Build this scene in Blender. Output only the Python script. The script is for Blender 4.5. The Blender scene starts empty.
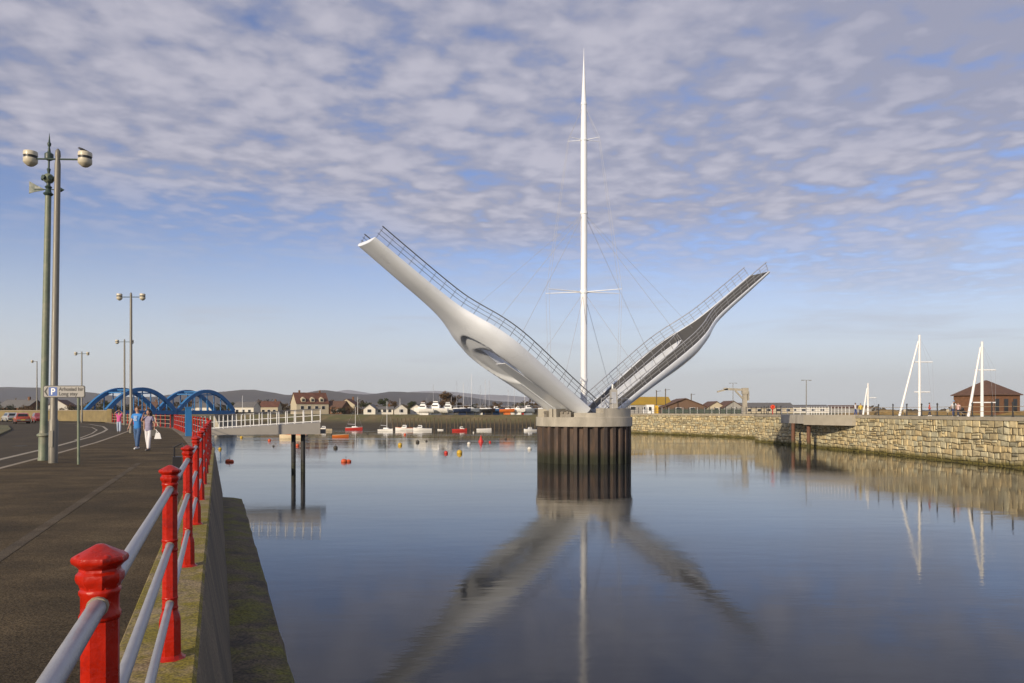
import bpy, bmesh, math, random
from mathutils import Vector, Matrix
R = math.radians
random.seed(7)
S = bpy.context.scene
COL = S.collection

# ------------------------------------------------------------------ camera
F, CX, HY, EYE = 760.0, 512.0, 411.0, 5.5
cam = bpy.data.objects.new('camera', bpy.data.cameras.new('camera'))
COL.objects.link(cam)
cam.location = (0, 0, EYE)
cam.rotation_euler = (R(90), 0, 0)
cam.data.sensor_width = 36.0
cam.data.lens = 36.0 * F / 1024.0
cam.data.shift_y = (HY - 341.5) / 1024.0
cam.data.clip_start = 0.05
cam.data.clip_end = 40000
S.camera = cam

# ------------------------------------------------------------------ light
SUN_EL = R(19)
SUN_DIR = Vector((-0.55, -0.835, 0)).normalized()          # horizontal direction towards the sun
to_sun = Vector((SUN_DIR.x * math.cos(SUN_EL), SUN_DIR.y * math.cos(SUN_EL), math.sin(SUN_EL)))
sl = bpy.data.lights.new('sun', 'SUN')
sl.energy = 4.6
sl.angle = R(0.6)
sl.color = (1.0, 0.84, 0.62)
so = bpy.data.objects.new('sun', sl)
COL.objects.link(so)
so.rotation_euler = to_sun.to_track_quat('Z', 'Y').to_euler()
so.location = to_sun * 300

S.view_settings.view_transform = 'Standard'
S.view_settings.look = 'None'
S.view_settings.exposure = 0.0
S.view_settings.gamma = 1.0
S.view_settings.use_curve_mapping = False
S.cycles.max_bounces = 8
S.cycles.use_denoising = True

W = bpy.data.worlds.new('World')
S.world = W
W.use_nodes = True
wn, wl = W.node_tree.nodes, W.node_tree.links
wn.clear()
def N(nodes, typ, **kw):
    n = nodes.new(typ)
    for k, v in kw.items():
        setattr(n, k, v)
    return n
w_out = N(wn, 'ShaderNodeOutputWorld')
w_bg = N(wn, 'ShaderNodeBackground')
w_bg.inputs['Strength'].default_value = 0.10
sky = N(wn, 'ShaderNodeTexSky', sky_type='NISHITA', sun_disc=False)
sky.sun_elevation = SUN_EL
sky.sun_rotation = math.atan2(SUN_DIR.x, SUN_DIR.y)
sky.altitude = 0
sky.air_density = 1.0
sky.dust_density = 0.6
sky.ozone_density = 3.0
def wmath(op, a, b=None, c=None, clamp=False):
    n = N(wn, 'ShaderNodeMath', operation=op)
    n.use_clamp = clamp
    for i, v in enumerate((a, b, c)):
        if v is None: continue
        if isinstance(v, (int, float)): n.inputs[i].default_value = v
        else: wl.new(v, n.inputs[i])
    return n.outputs[0]
def wrange(v, a, b, c=0.0, d=1.0, smooth=True):
    n = N(wn, 'ShaderNodeMapRange')
    n.interpolation_type = 'SMOOTHSTEP' if smooth else 'LINEAR'
    wl.new(v, n.inputs[0])
    for i, x in enumerate((a, b, c, d)): n.inputs[i + 1].default_value = x
    return n.outputs[0]
def wnoise(vec, scale, detail, rough, dist=0.0):
    n = N(wn, 'ShaderNodeTexNoise')
    n.inputs['Scale'].default_value = scale
    n.inputs['Detail'].default_value = detail
    n.inputs['Roughness'].default_value = rough
    n.inputs['Distortion'].default_value = dist
    wl.new(vec, n.inputs['Vector'])
    return n.outputs['Fac']
def wmix(f, a, b):
    n = N(wn, 'ShaderNodeMix', data_type='RGBA')
    wl.new(f, n.inputs['Factor'])
    for s, v in ((6, a), (7, b)):
        if isinstance(v, tuple): n.inputs[s].default_value = (*v, 1)
        else: wl.new(v, n.inputs[s])
    return n.outputs[2]
tc = N(wn, 'ShaderNodeTexCoord')
sep = N(wn, 'ShaderNodeSeparateXYZ')
wl.new(tc.outputs['Generated'], sep.inputs[0])
dx, dy, dz = sep.outputs
zz = wmath('ADD', wmath('MAXIMUM', dz, 0.0), 0.06)
comb = N(wn, 'ShaderNodeCombineXYZ')
wl.new(wmath('DIVIDE', dx, zz), comb.inputs[0])
wl.new(wmath('DIVIDE', dy, zz), comb.inputs[1])
cp = comb.outputs[0]
big = wnoise(cp, 0.55, 2.0, 0.5)
mid = wnoise(cp, 3.1, 4.0, 0.5, 0.2)
fine = wnoise(cp, 11.0, 4.0, 0.5, 0.15)
vw = N(wn, 'ShaderNodeVectorMath', operation='ADD')
vwn = N(wn, 'ShaderNodeTexNoise'); vwn.inputs['Scale'].default_value = 5.0; vwn.inputs['Detail'].default_value = 3
wl.new(cp, vwn.inputs['Vector'])
vws = N(wn, 'ShaderNodeVectorMath', operation='SCALE'); vws.inputs['Scale'].default_value = 0.28
wl.new(vwn.outputs['Color'], vws.inputs[0])
wl.new(cp, vw.inputs[0]); wl.new(vws.outputs[0], vw.inputs[1])
vor = N(wn, 'ShaderNodeTexVoronoi', feature='SMOOTH_F1'); vor.inputs['Scale'].default_value = 7.5; vor.inputs['Smoothness'].default_value = 0.8
wl.new(vw.outputs[0], vor.inputs['Vector'])
puff = wmath('SUBTRACT', 0.5, vor.outputs['Distance'])
dens = wmath('ADD', wmath('MULTIPLY', puff, 0.48), wmath('ADD', wmath('ADD', wmath('MULTIPLY', big, 0.40), wmath('MULTIPLY', mid, 0.55)), wmath('MULTIPLY', fine, 0.55)))
# the cloud sheet starts some way above the horizon, lower on the right
low = wmath('ADD', dz, wmath('MULTIPLY', dx, 0.06))
edge = wrange(wmath('ADD', low, wmath('MULTIPLY', wmath('SUBTRACT', big, 0.5), 0.16)), 0.12, 0.27)
cov = wmath('MULTIPLY', wrange(wmath('ADD', dens, wmath('MULTIPLY', edge, 0.2)), 0.60, 0.97), edge)
# soft level streaks lower down
comb2 = N(wn, 'ShaderNodeCombineXYZ')
wl.new(wmath('MULTIPLY', dx, 3.0), comb2.inputs[0])
wl.new(wmath('MULTIPLY', dz, 22.0), comb2.inputs[1])
wl.new(wmath('MULTIPLY', dy, 1.5), comb2.inputs[2])
st = wnoise(comb2.outputs[0], 1.3, 4.0, 0.55, 0.6)
streak = wmath('MULTIPLY', wrange(st, 0.5, 0.72), wmath('MULTIPLY', wrange(dz, 0.02, 0.08), wrange(dz, 0.36, 0.2)))
shade = wmath('ADD', wmath('MULTIPLY', puff, 0.45), wmath('ADD', wmath('MULTIPLY', mid, 0.6), wmath('MULTIPLY', fine, 0.55)))
dark = wmath('MULTIPLY', wrange(dx, 0.15, 0.55), wrange(dz, 0.24, 0.42))
lit = wmath('SUBTRACT', wrange(shade, 0.44, 0.82), wmath('MULTIPLY', dark, 0.75), clamp=True)
ccol = wmix(lit, (3.5, 3.55, 4.5), (5.6, 5.4, 6.1))
# the clear part of the sky: Nishita, a little greyer at the horizon
hz = wrange(dz, -0.02, 0.24)
tint = N(wn, 'ShaderNodeMix', data_type='RGBA', blend_type='MULTIPLY')
tint.inputs['Factor'].default_value = 1.0
wl.new(sky.outputs[0], tint.inputs[6]); tint.inputs[7].default_value = (1.30, 1.18, 1.42, 1)
skyc = tint.outputs[2]
horizon = wmix(wmath('SUBTRACT', 1.0, hz), skyc, (7.4, 7.9, 8.1))
hmix = N(wn, 'ShaderNodeMix', data_type='RGBA')
hmix.inputs['Factor'].default_value = 0.92
wl.new(skyc, hmix.inputs[6]); wl.new(horizon, hmix.inputs[7])
s1 = wmix(wmath('MULTIPLY', streak, 0.42), hmix.outputs[2], (5.3, 5.5, 6.2))
s2 = wmix(wmath('MULTIPLY', cov, 0.88), s1, ccol)
wl.new(s2, w_bg.inputs['Color'])
wl.new(w_bg.outputs[0], w_out.inputs['Surface'])

# ------------------------------------------------------------------ materials
MATS = {}
def mat(name, col, rough=0.6, metal=0.0, var=0.15, vscale=3.0, bump=0.0, bscale=30.0, col2=None, spec=0.5,
        detail=5.0, mix_lo=0.4, mix_hi=0.62, coat=0.0, stretch=(1, 1, 1), vcol=False, grain=0.0, gscale=140.0):
    """Principled with a value noise, an optional second colour in blotches, and an optional bump"""
    if name in MATS: return MATS[name]
    m = bpy.data.materials.new(name)
    m.use_nodes = True
    nt = m.node_tree; nd, lk = nt.nodes, nt.links
    b = nd['Principled BSDF']
    b.inputs['Roughness'].default_value = rough
    b.inputs['Metallic'].default_value = metal
    b.inputs['Specular IOR Level'].default_value = spec
    b.inputs['Coat Weight'].default_value = coat
    geo = N(nd, 'ShaderNodeNewGeometry')
    mp = N(nd, 'ShaderNodeMapping'); mp.inputs['Scale'].default_value = stretch
    lk.new(geo.outputs['Position'], mp.inputs['Vector'])
    nz = N(nd, 'ShaderNodeTexNoise')
    nz.inputs['Scale'].default_value = vscale; nz.inputs['Detail'].default_value = detail
    nz.inputs['Roughness'].default_value = 0.6
    lk.new(mp.outputs[0], nz.inputs['Vector'])
    base = N(nd, 'ShaderNodeMix', data_type='RGBA')
    base.inputs[6].default_value = (*[c * (1 - var) for c in col], 1)
    base.inputs[7].default_value = (*[min(1, c * (1 + var)) for c in col], 1)
    rg = N(nd, 'ShaderNodeMapRange'); rg.inputs[1].default_value = 0.3; rg.inputs[2].default_value = 0.7
    lk.new(nz.outputs['Fac'], rg.inputs[0]); lk.new(rg.outputs[0], base.inputs['Factor'])
    out = base.outputs[2]
    if vcol:
        at = N(nd, 'ShaderNodeAttribute', attribute_name='tone')
        mu = N(nd, 'ShaderNodeMix', data_type='RGBA', blend_type='MULTIPLY')
        mu.inputs['Factor'].default_value = 1
        lk.new(out, mu.inputs[6]); lk.new(at.outputs['Color'], mu.inputs[7])
        out = mu.outputs[2]
    if col2:
        n2 = N(nd, 'ShaderNodeTexNoise')
        n2.inputs['Scale'].default_value = vscale * 0.6; n2.inputs['Detail'].default_value = 7
        n2.inputs['Roughness'].default_value = 0.65
        mp2 = N(nd, 'ShaderNodeMapping'); mp2.inputs['Location'].default_value = (11, 5, 3); mp2.inputs['Scale'].default_value = stretch
        lk.new(geo.outputs['Position'], mp2.inputs['Vector']); lk.new(mp2.outputs[0], n2.inputs['Vector'])
        r2 = N(nd, 'ShaderNodeMapRange'); r2.inputs[1].default_value = mix_lo; r2.inputs[2].default_value = mix_hi
        lk.new(n2.outputs['Fac'], r2.inputs[0])
        mx = N(nd, 'ShaderNodeMix', data_type='RGBA')
        mx.inputs[7].default_value = (*col2, 1)
        lk.new(r2.outputs[0], mx.inputs['Factor']); lk.new(out, mx.inputs[6])
        out = mx.outputs[2]
    if grain:
        g1 = N(nd, 'ShaderNodeTexNoise'); g1.inputs['Scale'].default_value = gscale; g1.inputs['Detail'].default_value = 2
        lk.new(geo.outputs['Position'], g1.inputs['Vector'])
        g2 = N(nd, 'ShaderNodeMapRange'); g2.inputs[1].default_value = .36; g2.inputs[2].default_value = .64
        g2.inputs[3].default_value = 1 - grain; g2.inputs[4].default_value = 1 + grain * 1.3
        lk.new(g1.outputs['Fac'], g2.inputs[0])
        gm = N(nd, 'ShaderNodeVectorMath', operation='SCALE')
        lk.new(out, gm.inputs[0]); lk.new(g2.outputs[0], gm.inputs['Scale'])
        out = gm.outputs[0]
    lk.new(out, b.inputs['Base Color'])
    rr = N(nd, 'ShaderNodeMapRange')
    rr.inputs[1].default_value = 0.3; rr.inputs[2].default_value = 0.7
    rr.inputs[3].default_value = max(0.02, rough - 0.08); rr.inputs[4].default_value = min(1, rough + 0.1)
    lk.new(nz.outputs['Fac'], rr.inputs[0]); lk.new(rr.outputs[0], b.inputs['Roughness'])
    if bump:
        n3 = N(nd, 'ShaderNodeTexNoise')
        n3.inputs['Scale'].default_value = bscale; n3.inputs['Detail'].default_value = 6
        lk.new(mp.outputs[0], n3.inputs['Vector'])
        bp = N(nd, 'ShaderNodeBump'); bp.inputs['Strength'].default_value = bump; bp.inputs['Distance'].default_value = 0.02
        lk.new(n3.outputs['Fac'], bp.inputs['Height']); lk.new(bp.outputs[0], b.inputs['Normal'])
    MATS[name] = m
    return m

def zband(m, z0, z1, col, nscale=0.8, amp=0.5, strength=1.0):
    """colour everything below an uneven line near z0..z1 (weed and slime at the tide mark)"""
    nt = m.node_tree; nd, lk = nt.nodes, nt.links
    b = nd['Principled BSDF']
    src = b.inputs['Base Color'].links[0].from_socket
    geo = N(nd, 'ShaderNodeNewGeometry'); sp = N(nd, 'ShaderNodeSeparateXYZ')
    lk.new(geo.outputs['Position'], sp.inputs[0])
    nz = N(nd, 'ShaderNodeTexNoise'); nz.inputs['Scale'].default_value = nscale; nz.inputs['Detail'].default_value = 6
    lk.new(geo.outputs['Position'], nz.inputs['Vector'])
    ml = N(nd, 'ShaderNodeMath', operation='MULTIPLY_ADD'); ml.inputs[1].default_value = amp * 2; 
    lk.new(nz.outputs['Fac'], ml.inputs[0]); lk.new(sp.outputs[2], ml.inputs[2])
    rg = N(nd, 'ShaderNodeMapRange'); rg.interpolation_type = 'SMOOTHSTEP'
    rg.inputs[1].default_value = z1 + amp; rg.inputs[2].default_value = z0 + amp
    rg.inputs[3].default_value = 0; rg.inputs[4].default_value = strength
    lk.new(ml.outputs[0], rg.inputs[0])
    mx = N(nd, 'ShaderNodeMix', data_type='RGBA'); mx.inputs[7].default_value = (*col, 1)
    lk.new(rg.outputs[0], mx.inputs['Factor']); lk.new(src, mx.inputs[6])
    lk.new(mx.outputs[2], b.inputs['Base Color'])
    return m

M_RED = mat('red paint', (0.37, 0.011, 0.002), 0.32, var=0.15, vscale=14, bump=0.2, bscale=40, spec=0.35, col2=(0.24, 0.008, 0.004), mix_lo=0.56, mix_hi=0.66)
M_GALV = mat('galvanised rail', (0.34, 0.34, 0.36), 0.42, metal=0.35, var=0.12, vscale=9, bump=0.08, bscale=60)
M_WHITE = mat('white hull paint', (0.75, 0.79, 0.85), 0.32, var=0.04, vscale=0.5, coat=0.25)
M_MAST = mat('white mast paint', (0.74, 0.76, 0.79), 0.35, var=0.03, vscale=0.8)
M_WPAINT = mat('white paint', (0.76, 0.76, 0.75), 0.4, var=0.05, vscale=2)
M_DECK = mat('grey anti slip deck', (0.062, 0.060, 0.055), 0.75, var=0.14, vscale=3, bump=0.1, bscale=20)
M_STEELD = mat('dark steel rail', (0.16, 0.16, 0.17), 0.4, metal=0.5, var=0.1)
M_STEEL = mat('brushed steel rail', (0.5, 0.5, 0.51), 0.35, metal=0.6, var=0.08)
M_CABLE = mat('steel cable', (0.42, 0.43, 0.46), 0.5, metal=0.2, var=0.05)
M_CONC = mat('pale concrete', (0.40, 0.37, 0.31), 0.8, var=0.12, vscale=1.2, bump=0.15, bscale=14, col2=(0.27, 0.25, 0.21), mix_lo=0.48, mix_hi=0.7, stretch=(1, 1, .35))
M_SHEET = zband(mat('rusted sheet pile', (0.088, 0.058, 0.042), 0.8, var=0.45, vscale=1.6, bump=0.35, bscale=9, col2=(0.048, 0.038, 0.034), stretch=(1, 1, 0.3)), 0.5, 1.7, (0.022, 0.024, 0.012), nscale=1.6, amp=0.5)
M_QUAY = zband(mat('weathered quay concrete', (0.17, 0.135, 0.09), 0.85, grain=.25, gscale=40, var=0.4, vscale=1.2, bump=0.4, bscale=7, col2=(0.075, 0.065, 0.05), stretch=(1, 1, 0.35), mix_lo=0.42, mix_hi=0.66), 0.9, 2.4, (0.028, 0.03, 0.014), amp=0.4)
M_COPING = mat('mossy coping', (0.21, 0.16, 0.085), 0.9, var=0.4, vscale=3.5, bump=0.6, bscale=16, col2=(0.165, 0.135, 0.012), mix_lo=0.40, mix_hi=0.56, grain=.4, gscale=60)
M_LEDGE = mat('weedy ledge', (0.085, 0.066, 0.04), 0.85, var=0.75, vscale=2.0, bump=0.9, bscale=6, grain=.45, gscale=25, col2=(0.11, 0.105, 0.012), mix_lo=0.44, mix_hi=0.62)
M_PAVE = mat('footpath tarmac', (0.088, 0.066, 0.038), 0.92, var=0.45, vscale=0.7, bump=0.5, bscale=55, stretch=(1, 1.6, 1), col2=(0.050, 0.039, 0.024), detail=9, mix_lo=0.42, mix_hi=0.66, spec=0.12, grain=.45, gscale=75)
M_PATCH = mat('trench patch tarmac', (0.105, 0.085, 0.06), 0.9, var=0.5, vscale=1.3, bump=0.3, bscale=90, spec=0.12, col2=(0.075, 0.058, 0.038), grain=.4, gscale=75)
M_ROAD = mat('road tarmac', (0.068, 0.055, 0.037), 0.9, var=0.3, vscale=0.4, spec=0.15, bump=0.3, bscale=60, detail=8)
M_KERB = mat('kerb stone', (0.27, 0.225, 0.16), 0.8, var=0.15, vscale=2.5)
M_LINE = mat('worn line paint', (0.30, 0.26, 0.19), 0.7, var=0.3, vscale=4)
M_GRASS = mat('rough grass', (0.13, 0.105, 0.042), 0.9, var=0.35, vscale=0.25, bump=0.5, bscale=3, col2=(0.075, 0.085, 0.025))
M_BANK = zband(mat('muddy bank', (0.13, 0.10, 0.05), 0.9, var=0.4, vscale=0.3, bump=0.5, bscale=2, col2=(0.085, 0.085, 0.03)), 1.0, 3.0, (0.04, 0.032, 0.018), nscale=0.2, amp=0.6)
M_QTOP = mat('quay top paving', (0.25, 0.225, 0.18), 0.85, var=0.15, vscale=0.5, bump=0.2, bscale=10)
M_STONE = zband(mat('quay stone', (0.44, 0.37, 0.22), 0.88, var=0.3, vscale=1.6, bump=0.6, bscale=5, vcol=True), 0.1, 0.95, (0.105, 0.088, 0.018), nscale=0.7, amp=0.45)
M_MORTAR = zband(mat('wall joint', (0.085, 0.07, 0.042), 0.95, var=0.2, vscale=2), 0.1, 0.95, (0.05, 0.043, 0.01), nscale=0.7, amp=0.45)
M_BLUE = mat('blue bridge paint', (0.020, 0.145, 0.36), 0.55, var=0.12, vscale=1)
M_BLACK = mat('black iron', (0.018, 0.018, 0.02), 0.5, var=0.2)
M_PILEB = zband(mat('black pile', (0.03, 0.03, 0.032), 0.6, var=0.2, vscale=2), 0.5, 1.2, (0.03, 0.032, 0.016), amp=0.2)
M_RUSTP = zband(mat('rusty pile', (0.13, 0.06, 0.035), 0.75, var=0.25, vscale=3), 0.5, 1.3, (0.05, 0.045, 0.012), amp=0.2)
M_GREYBR = mat('grey bridge fascia', (0.27, 0.255, 0.235), 0.5, var=0.06, vscale=1)
M_CREAM = mat('lamp cream', (0.55, 0.50, 0.38), 0.4, var=0.08)
M_POLE = mat('galvanised pole', (0.19, 0.178, 0.15), 0.5, metal=0.2, var=0.12, vscale=3)
M_GREENP = mat('aged green paint', (0.15, 0.18, 0.125), 0.5, var=0.2, vscale=4, col2=(0.24, 0.235, 0.17), mix_lo=0.5, mix_hi=0.7)
M_VERD = mat('dark verdigris', (0.035, 0.06, 0.05), 0.5, var=0.2, vscale=8)
M_BRICK = mat('orange brick', (0.155, 0.075, 0.038), 0.85, var=0.2, vscale=2)
M_RTILE = mat('brown roof tiles', (0.11, 0.06, 0.04), 0.8, var=0.2, vscale=2, bump=0.4, bscale=4)
M_RTILE2 = mat('red roof tiles', (0.12, 0.05, 0.032), 0.8, var=0.35, vscale=0.8)
M_YROOF = mat('ochre sheet roof', (0.36, 0.225, 0.012), 0.6, var=0.08, vscale=0.5)
M_RENDER = mat('cream render', (0.46, 0.40, 0.29), 0.8, var=0.08, vscale=0.6)
M_WRENDER = mat('white render', (0.60, 0.57, 0.50), 0.8, var=0.06, vscale=0.6)
M_GREYW = mat('grey cladding', (0.30, 0.29, 0.27), 0.7, var=0.1, vscale=0.5)
M_SLATE = mat('grey slate', (0.13, 0.125, 0.12), 0.7, var=0.15, vscale=1)
M_GLASS = mat('dark window glass', (0.02, 0.022, 0.026), 0.12, var=0.1)
M_WOOD = mat('weathered timber', (0.10, 0.075, 0.045), 0.9, var=0.3, vscale=3)
M_BEIGEW = mat('sandstone parapet', (0.21, 0.165, 0.08), 0.88, var=0.2, vscale=1, bump=0.3, bscale=4)
M_TRUNK = mat('bark', (0.07, 0.052, 0.037), 0.9, var=0.2)
M_LEAF1 = mat('russet leaves', (0.11, 0.065, 0.028), 0.85, var=0.35, vscale=0.6)
M_LEAF2 = mat('dull green leaves', (0.048, 0.06, 0.024), 0.85, var=0.35, vscale=0.6)
M_LEAF3 = mat('dark hedge leaves', (0.03, 0.034, 0.018), 0.85, var=0.35, vscale=0.6)
M_HILL = mat('moorland hills', (0.045, 0.046, 0.056), 0.95, var=0.3, vscale=0.002, col2=(0.075, 0.062, 0.05), spec=0.0)
M_SNOW = mat('snowy mountains', (0.30, 0.30, 0.32), 0.9, var=0.3, vscale=0.001, spec=0.0)
def paint(name, col, rough=0.4, var=0.08): return mat(name, col, rough, var=var)

# ------------------------------------------------------------------ mesh helpers
def at(px, py, Y):
    return Vector(((px - CX) / F * Y, Y, EYE - (py - HY) / F * Y))
def gnd(px, py, z):
    Y = (EYE - z) * F / (py - HY)
    return Vector(((px - CX) / F * Y, Y, z))

class MB:
    def __init__(self):
        self.v, self.f, self.m = [], [], []
        self.mi = 0
    def add(self, vs, fs, mtx=None):
        o = len(self.v)
        self.v += [tuple(mtx @ Vector(p)) if mtx else tuple(p) for p in vs]
        for f in fs:
            self.f.append([i + o for i in f]); self.m.append(self.mi)
        return self
    def box(self, c, s, rz=0.0, mtx=None, taper=1.0):
        hx, hy, hz = s[0] / 2, s[1] / 2, s[2] / 2
        vs = [(-hx, -hy, -hz), (hx, -hy, -hz), (hx, hy, -hz), (-hx, hy, -hz),
              (-hx * taper, -hy * taper, hz), (hx * taper, -hy * taper, hz), (hx * taper, hy * taper, hz), (-hx * taper, hy * taper, hz)]
        fs = [(3, 2, 1, 0), (4, 5, 6, 7), (0, 1, 5, 4), (1, 2, 6, 5), (2, 3, 7, 6), (3, 0, 4, 7)]
        T = Matrix.Translation(Vector(c)) @ (mtx.to_4x4() if mtx else Matrix.Rotation(rz, 4, 'Z'))
        return self.add(vs, fs, T)
    def beam(self, a, b, w, h, up=(0, 0, 1)):
        a, b = Vector(a), Vector(b); d = b - a
        x = d.normalized(); u = Vector(up)
        y = u.cross(x)
        if y.length < 1e-5: y = Vector((0, 1, 0)).cross(x)
        y.normalize(); z = x.cross(y)
        m = Matrix((x, y, z)).transposed()
        return self.box((a + b) / 2, (d.length, w, h), mtx=m)
    def tube(self, pts, r, n=8, cap=True):
        pts = [Vector(p) for p in pts]
        rs = r if isinstance(r, (list, tuple)) else [r] * len(pts)
        rings = []; prev = None
        for i, p in enumerate(pts):
            t = (pts[min(i + 1, len(pts) - 1)] - pts[max(i - 1, 0)]).normalized()
            if prev is None:
                a = Vector((0, 0, 1)) if abs(t.z) < 0.9 else Vector((1, 0, 0))
                u = t.cross(a).normalized()
            else:
                u = (prev - t * prev.dot(t)).normalized()
            prev = u; w = t.cross(u)
            rings.append([p + (u * math.cos(2 * math.pi * k / n) + w * math.sin(2 * math.pi * k / n)) * rs[i] for k in range(n)])
        return self.loft(rings, cap)
    def loft(self, rings, cap=True, closed=True):
        n = len(rings[0]); vs = [p for r in rings for p in r]; fs = []
        for i in range(len(rings) - 1):
            for k in range(n if closed else n - 1):
                a, b = i * n + k, i * n + (k + 1) % n
                fs.append((a, b, b + n, a + n))
        if cap:
            fs.append(tuple(range(n))[::-1]); fs.append(tuple((len(rings) - 1) * n + k for k in range(n)))
        return self.add(vs, fs)
    def lathe(self, prof, n=16, c=(0, 0, 0), cap=True, ph=0.0, mtx=None):
        c = Vector(c)
        rings = [[c + Vector((r * math.cos(2 * math.pi * k / n + ph), r * math.sin(2 * math.pi * k / n + ph), z)) for k in range(n)] for r, z in prof]
        if mtx: rings = [[mtx @ p for p in r] for r in rings]
        return self.loft(rings, cap)
    def prism(self, poly, z0, z1):
        n = len(poly)
        vs = [(p[0], p[1], z0) for p in poly] + [(p[0], p[1], z1) for p in poly]
        fs = [tuple(range(n))[::-1], tuple(range(n, 2 * n))] + [(k, (k + 1) % n, n + (k + 1) % n, n + k) for k in range(n)]
        return self.add(vs, fs)
    def ball(self, c, r, n=12, m=8, sx=1, sy=1, sz=1):
        rings = []
        for i in range(m + 1):
            a = -math.pi / 2 + math.pi * i / m; q = max(math.cos(a), 0.01)
            rings.append([(c[0] + sx * r * q * math.cos(2 * math.pi * k / n), c[1] + sy * r * q * math.sin(2 * math.pi * k / n), c[2] + sz * r * math.sin(a)) for k in range(n)])
        return self.loft(rings)
    def build(self, name, mats, parent=None, org=None, smooth=None, tone=None):
        me = bpy.data.meshes.new(name)
        vs = self.v
        if org is not None: vs = [(p[0] - org[0], p[1] - org[1], p[2] - org[2]) for p in vs]
        me.from_pydata(vs, [], self.f)
        mats = mats if isinstance(mats, (list, tuple)) else ([mats] if mats else [])
        for m in mats: me.materials.append(m)
        if len(mats) > 1: me.polygons.foreach_set('material_index', self.m)
        bm = bmesh.new(); bm.from_mesh(me)
        bmesh.ops.recalc_face_normals(bm, faces=bm.faces[:])
        bm.to_mesh(me); bm.free()
        if smooth:
            me.shade_smooth(); me.set_sharp_from_angle(angle=R(smooth))
        me.update()
        o = bpy.data.objects.new(name, me); COL.objects.link(o)
        if parent is not None: o.parent = parent
        return o

def tag(o, label, cat, group=None):
    o['label'] = label; o['category'] = cat
    if group: o['group'] = group
    return o
def thing(name, label, cat, loc=(0, 0, 0), rz=0.0, group=None):
    o = bpy.data.objects.new(name, None); COL.objects.link(o)
    o.empty_display_size = 0.3
    o.location = loc; o.rotation_euler = (0, 0, rz)
    return tag(o, label, cat, group)
KIDS = {}
def kids(o): return [c for c in COL.objects if c.parent == o]
def copy_tree(o, parent=None):
    c = o.copy(); COL.objects.link(c)
    if parent is not None: c.parent = parent
    for ch in kids(o): copy_tree(ch, c)
    return c
def dup(o, loc, rz, label, scale=1.0, group=None):
    c = copy_tree(o)
    c.location = loc; c.rotation_euler = (0, 0, rz); c.scale = (scale,) * 3
    c['label'] = label
    if group: c['group'] = group
    return c
def struct(o):
    o['kind'] = 'structure'; return o
def lerp_curve(pts, t):
    """smooth interpolation through (t, value) pairs"""
    for i in range(len(pts) - 1):
        a, b = pts[i], pts[i + 1]
        if t <= b[0] or i == len(pts) - 2:
            p0 = pts[max(i - 1, 0)]; p3 = pts[min(i + 2, len(pts) - 1)]
            h = b[0] - a[0]; u = min(max((t - a[0]) / h, 0), 1)
            m0 = (b[1] - p0[1]) / max(b[0] - p0[0], 1e-6) * h; m1 = (p3[1] - a[1]) / max(p3[0] - a[0], 1e-6) * h
            return (2*u**3 - 3*u*u + 1) * a[1] + (u**3 - 2*u*u + u) * m0 + (-2*u**3 + 3*u*u) * b[1] + (u**3 - u*u) * m1
def sstep(a, b, x):
    t = min(max((x - a) / (b - a), 0), 1); return t * t * (3 - 2 * t)

# ------------------------------------------------------------------ setting: water, land, hills
QL, QR, FARZ = 3.9, 4.9, 4.2            # left quay, right quay, far land
def water():
    m = bpy.data.materials.new('harbour water'); m.use_nodes = True
    nd, lk = m.node_tree.nodes, m.node_tree.links
    b = nd['Principled BSDF']
    b.inputs['Base Color'].default_value = (0.016, 0.019, 0.022, 1)
    b.inputs['Roughness'].default_value = 0.05
    b.inputs['IOR'].default_value = 1.333
    geo = N(nd, 'ShaderNodeNewGeometry')
    mpw = N(nd, 'ShaderNodeMapping'); mpw.inputs['Scale'].default_value = (0.03, 0.09, 1)
    lk.new(geo.outputs['Position'], mpw.inputs['Vector'])
    nw = N(nd, 'ShaderNodeTexNoise'); nw.inputs['Scale'].default_value = 1.0; nw.inputs['Detail'].default_value = 4
    lk.new(mpw.outputs[0], nw.inputs['Vector'])
    rw = N(nd, 'ShaderNodeMapRange'); rw.inputs[1].default_value = .38; rw.inputs[2].default_value = .66; rw.inputs[3].default_value = .025; rw.inputs[4].default_value = .12
    lk.new(nw.outputs['Fac'], rw.inputs[0]); lk.new(rw.outputs[0], b.inputs['Roughness'])
    prev = None
    for sc, st, dist, strg in (((0.55, 1.4, 1), 1.0, 0.05, 0.085), ((0.05, 0.12, 1), 1.0, 0.5, 0.04), ((3.0, 7.0, 1), 1.0, 0.012, 0.08)):
        mp = N(nd, 'ShaderNodeMapping'); mp.inputs['Scale'].default_value = sc
        lk.new(geo.outputs['Position'], mp.inputs['Vector'])
        nz = N(nd, 'ShaderNodeTexNoise'); nz.inputs['Scale'].default_value = st; nz.inputs['Detail'].default_value = 3
        lk.new(mp.outputs[0], nz.inputs['Vector'])
        bp = N(nd, 'ShaderNodeBump'); bp.inputs['Strength'].default_value = strg; bp.inputs['Distance'].default_value = dist
        lk.new(nz.outputs['Fac'], bp.inputs['Height'])
        if prev: lk.new(prev, bp.inputs['Normal'])
        prev = bp.outputs[0]
    lk.new(prev, b.inputs['Normal'])
    w = MB(); w.add([(-400, -150, 0), (500, -150, 0), (500, 420, 0), (-400, 420, 0)], [(0, 1, 2, 3)])
    struct(w.build('water', m))
water()

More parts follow.
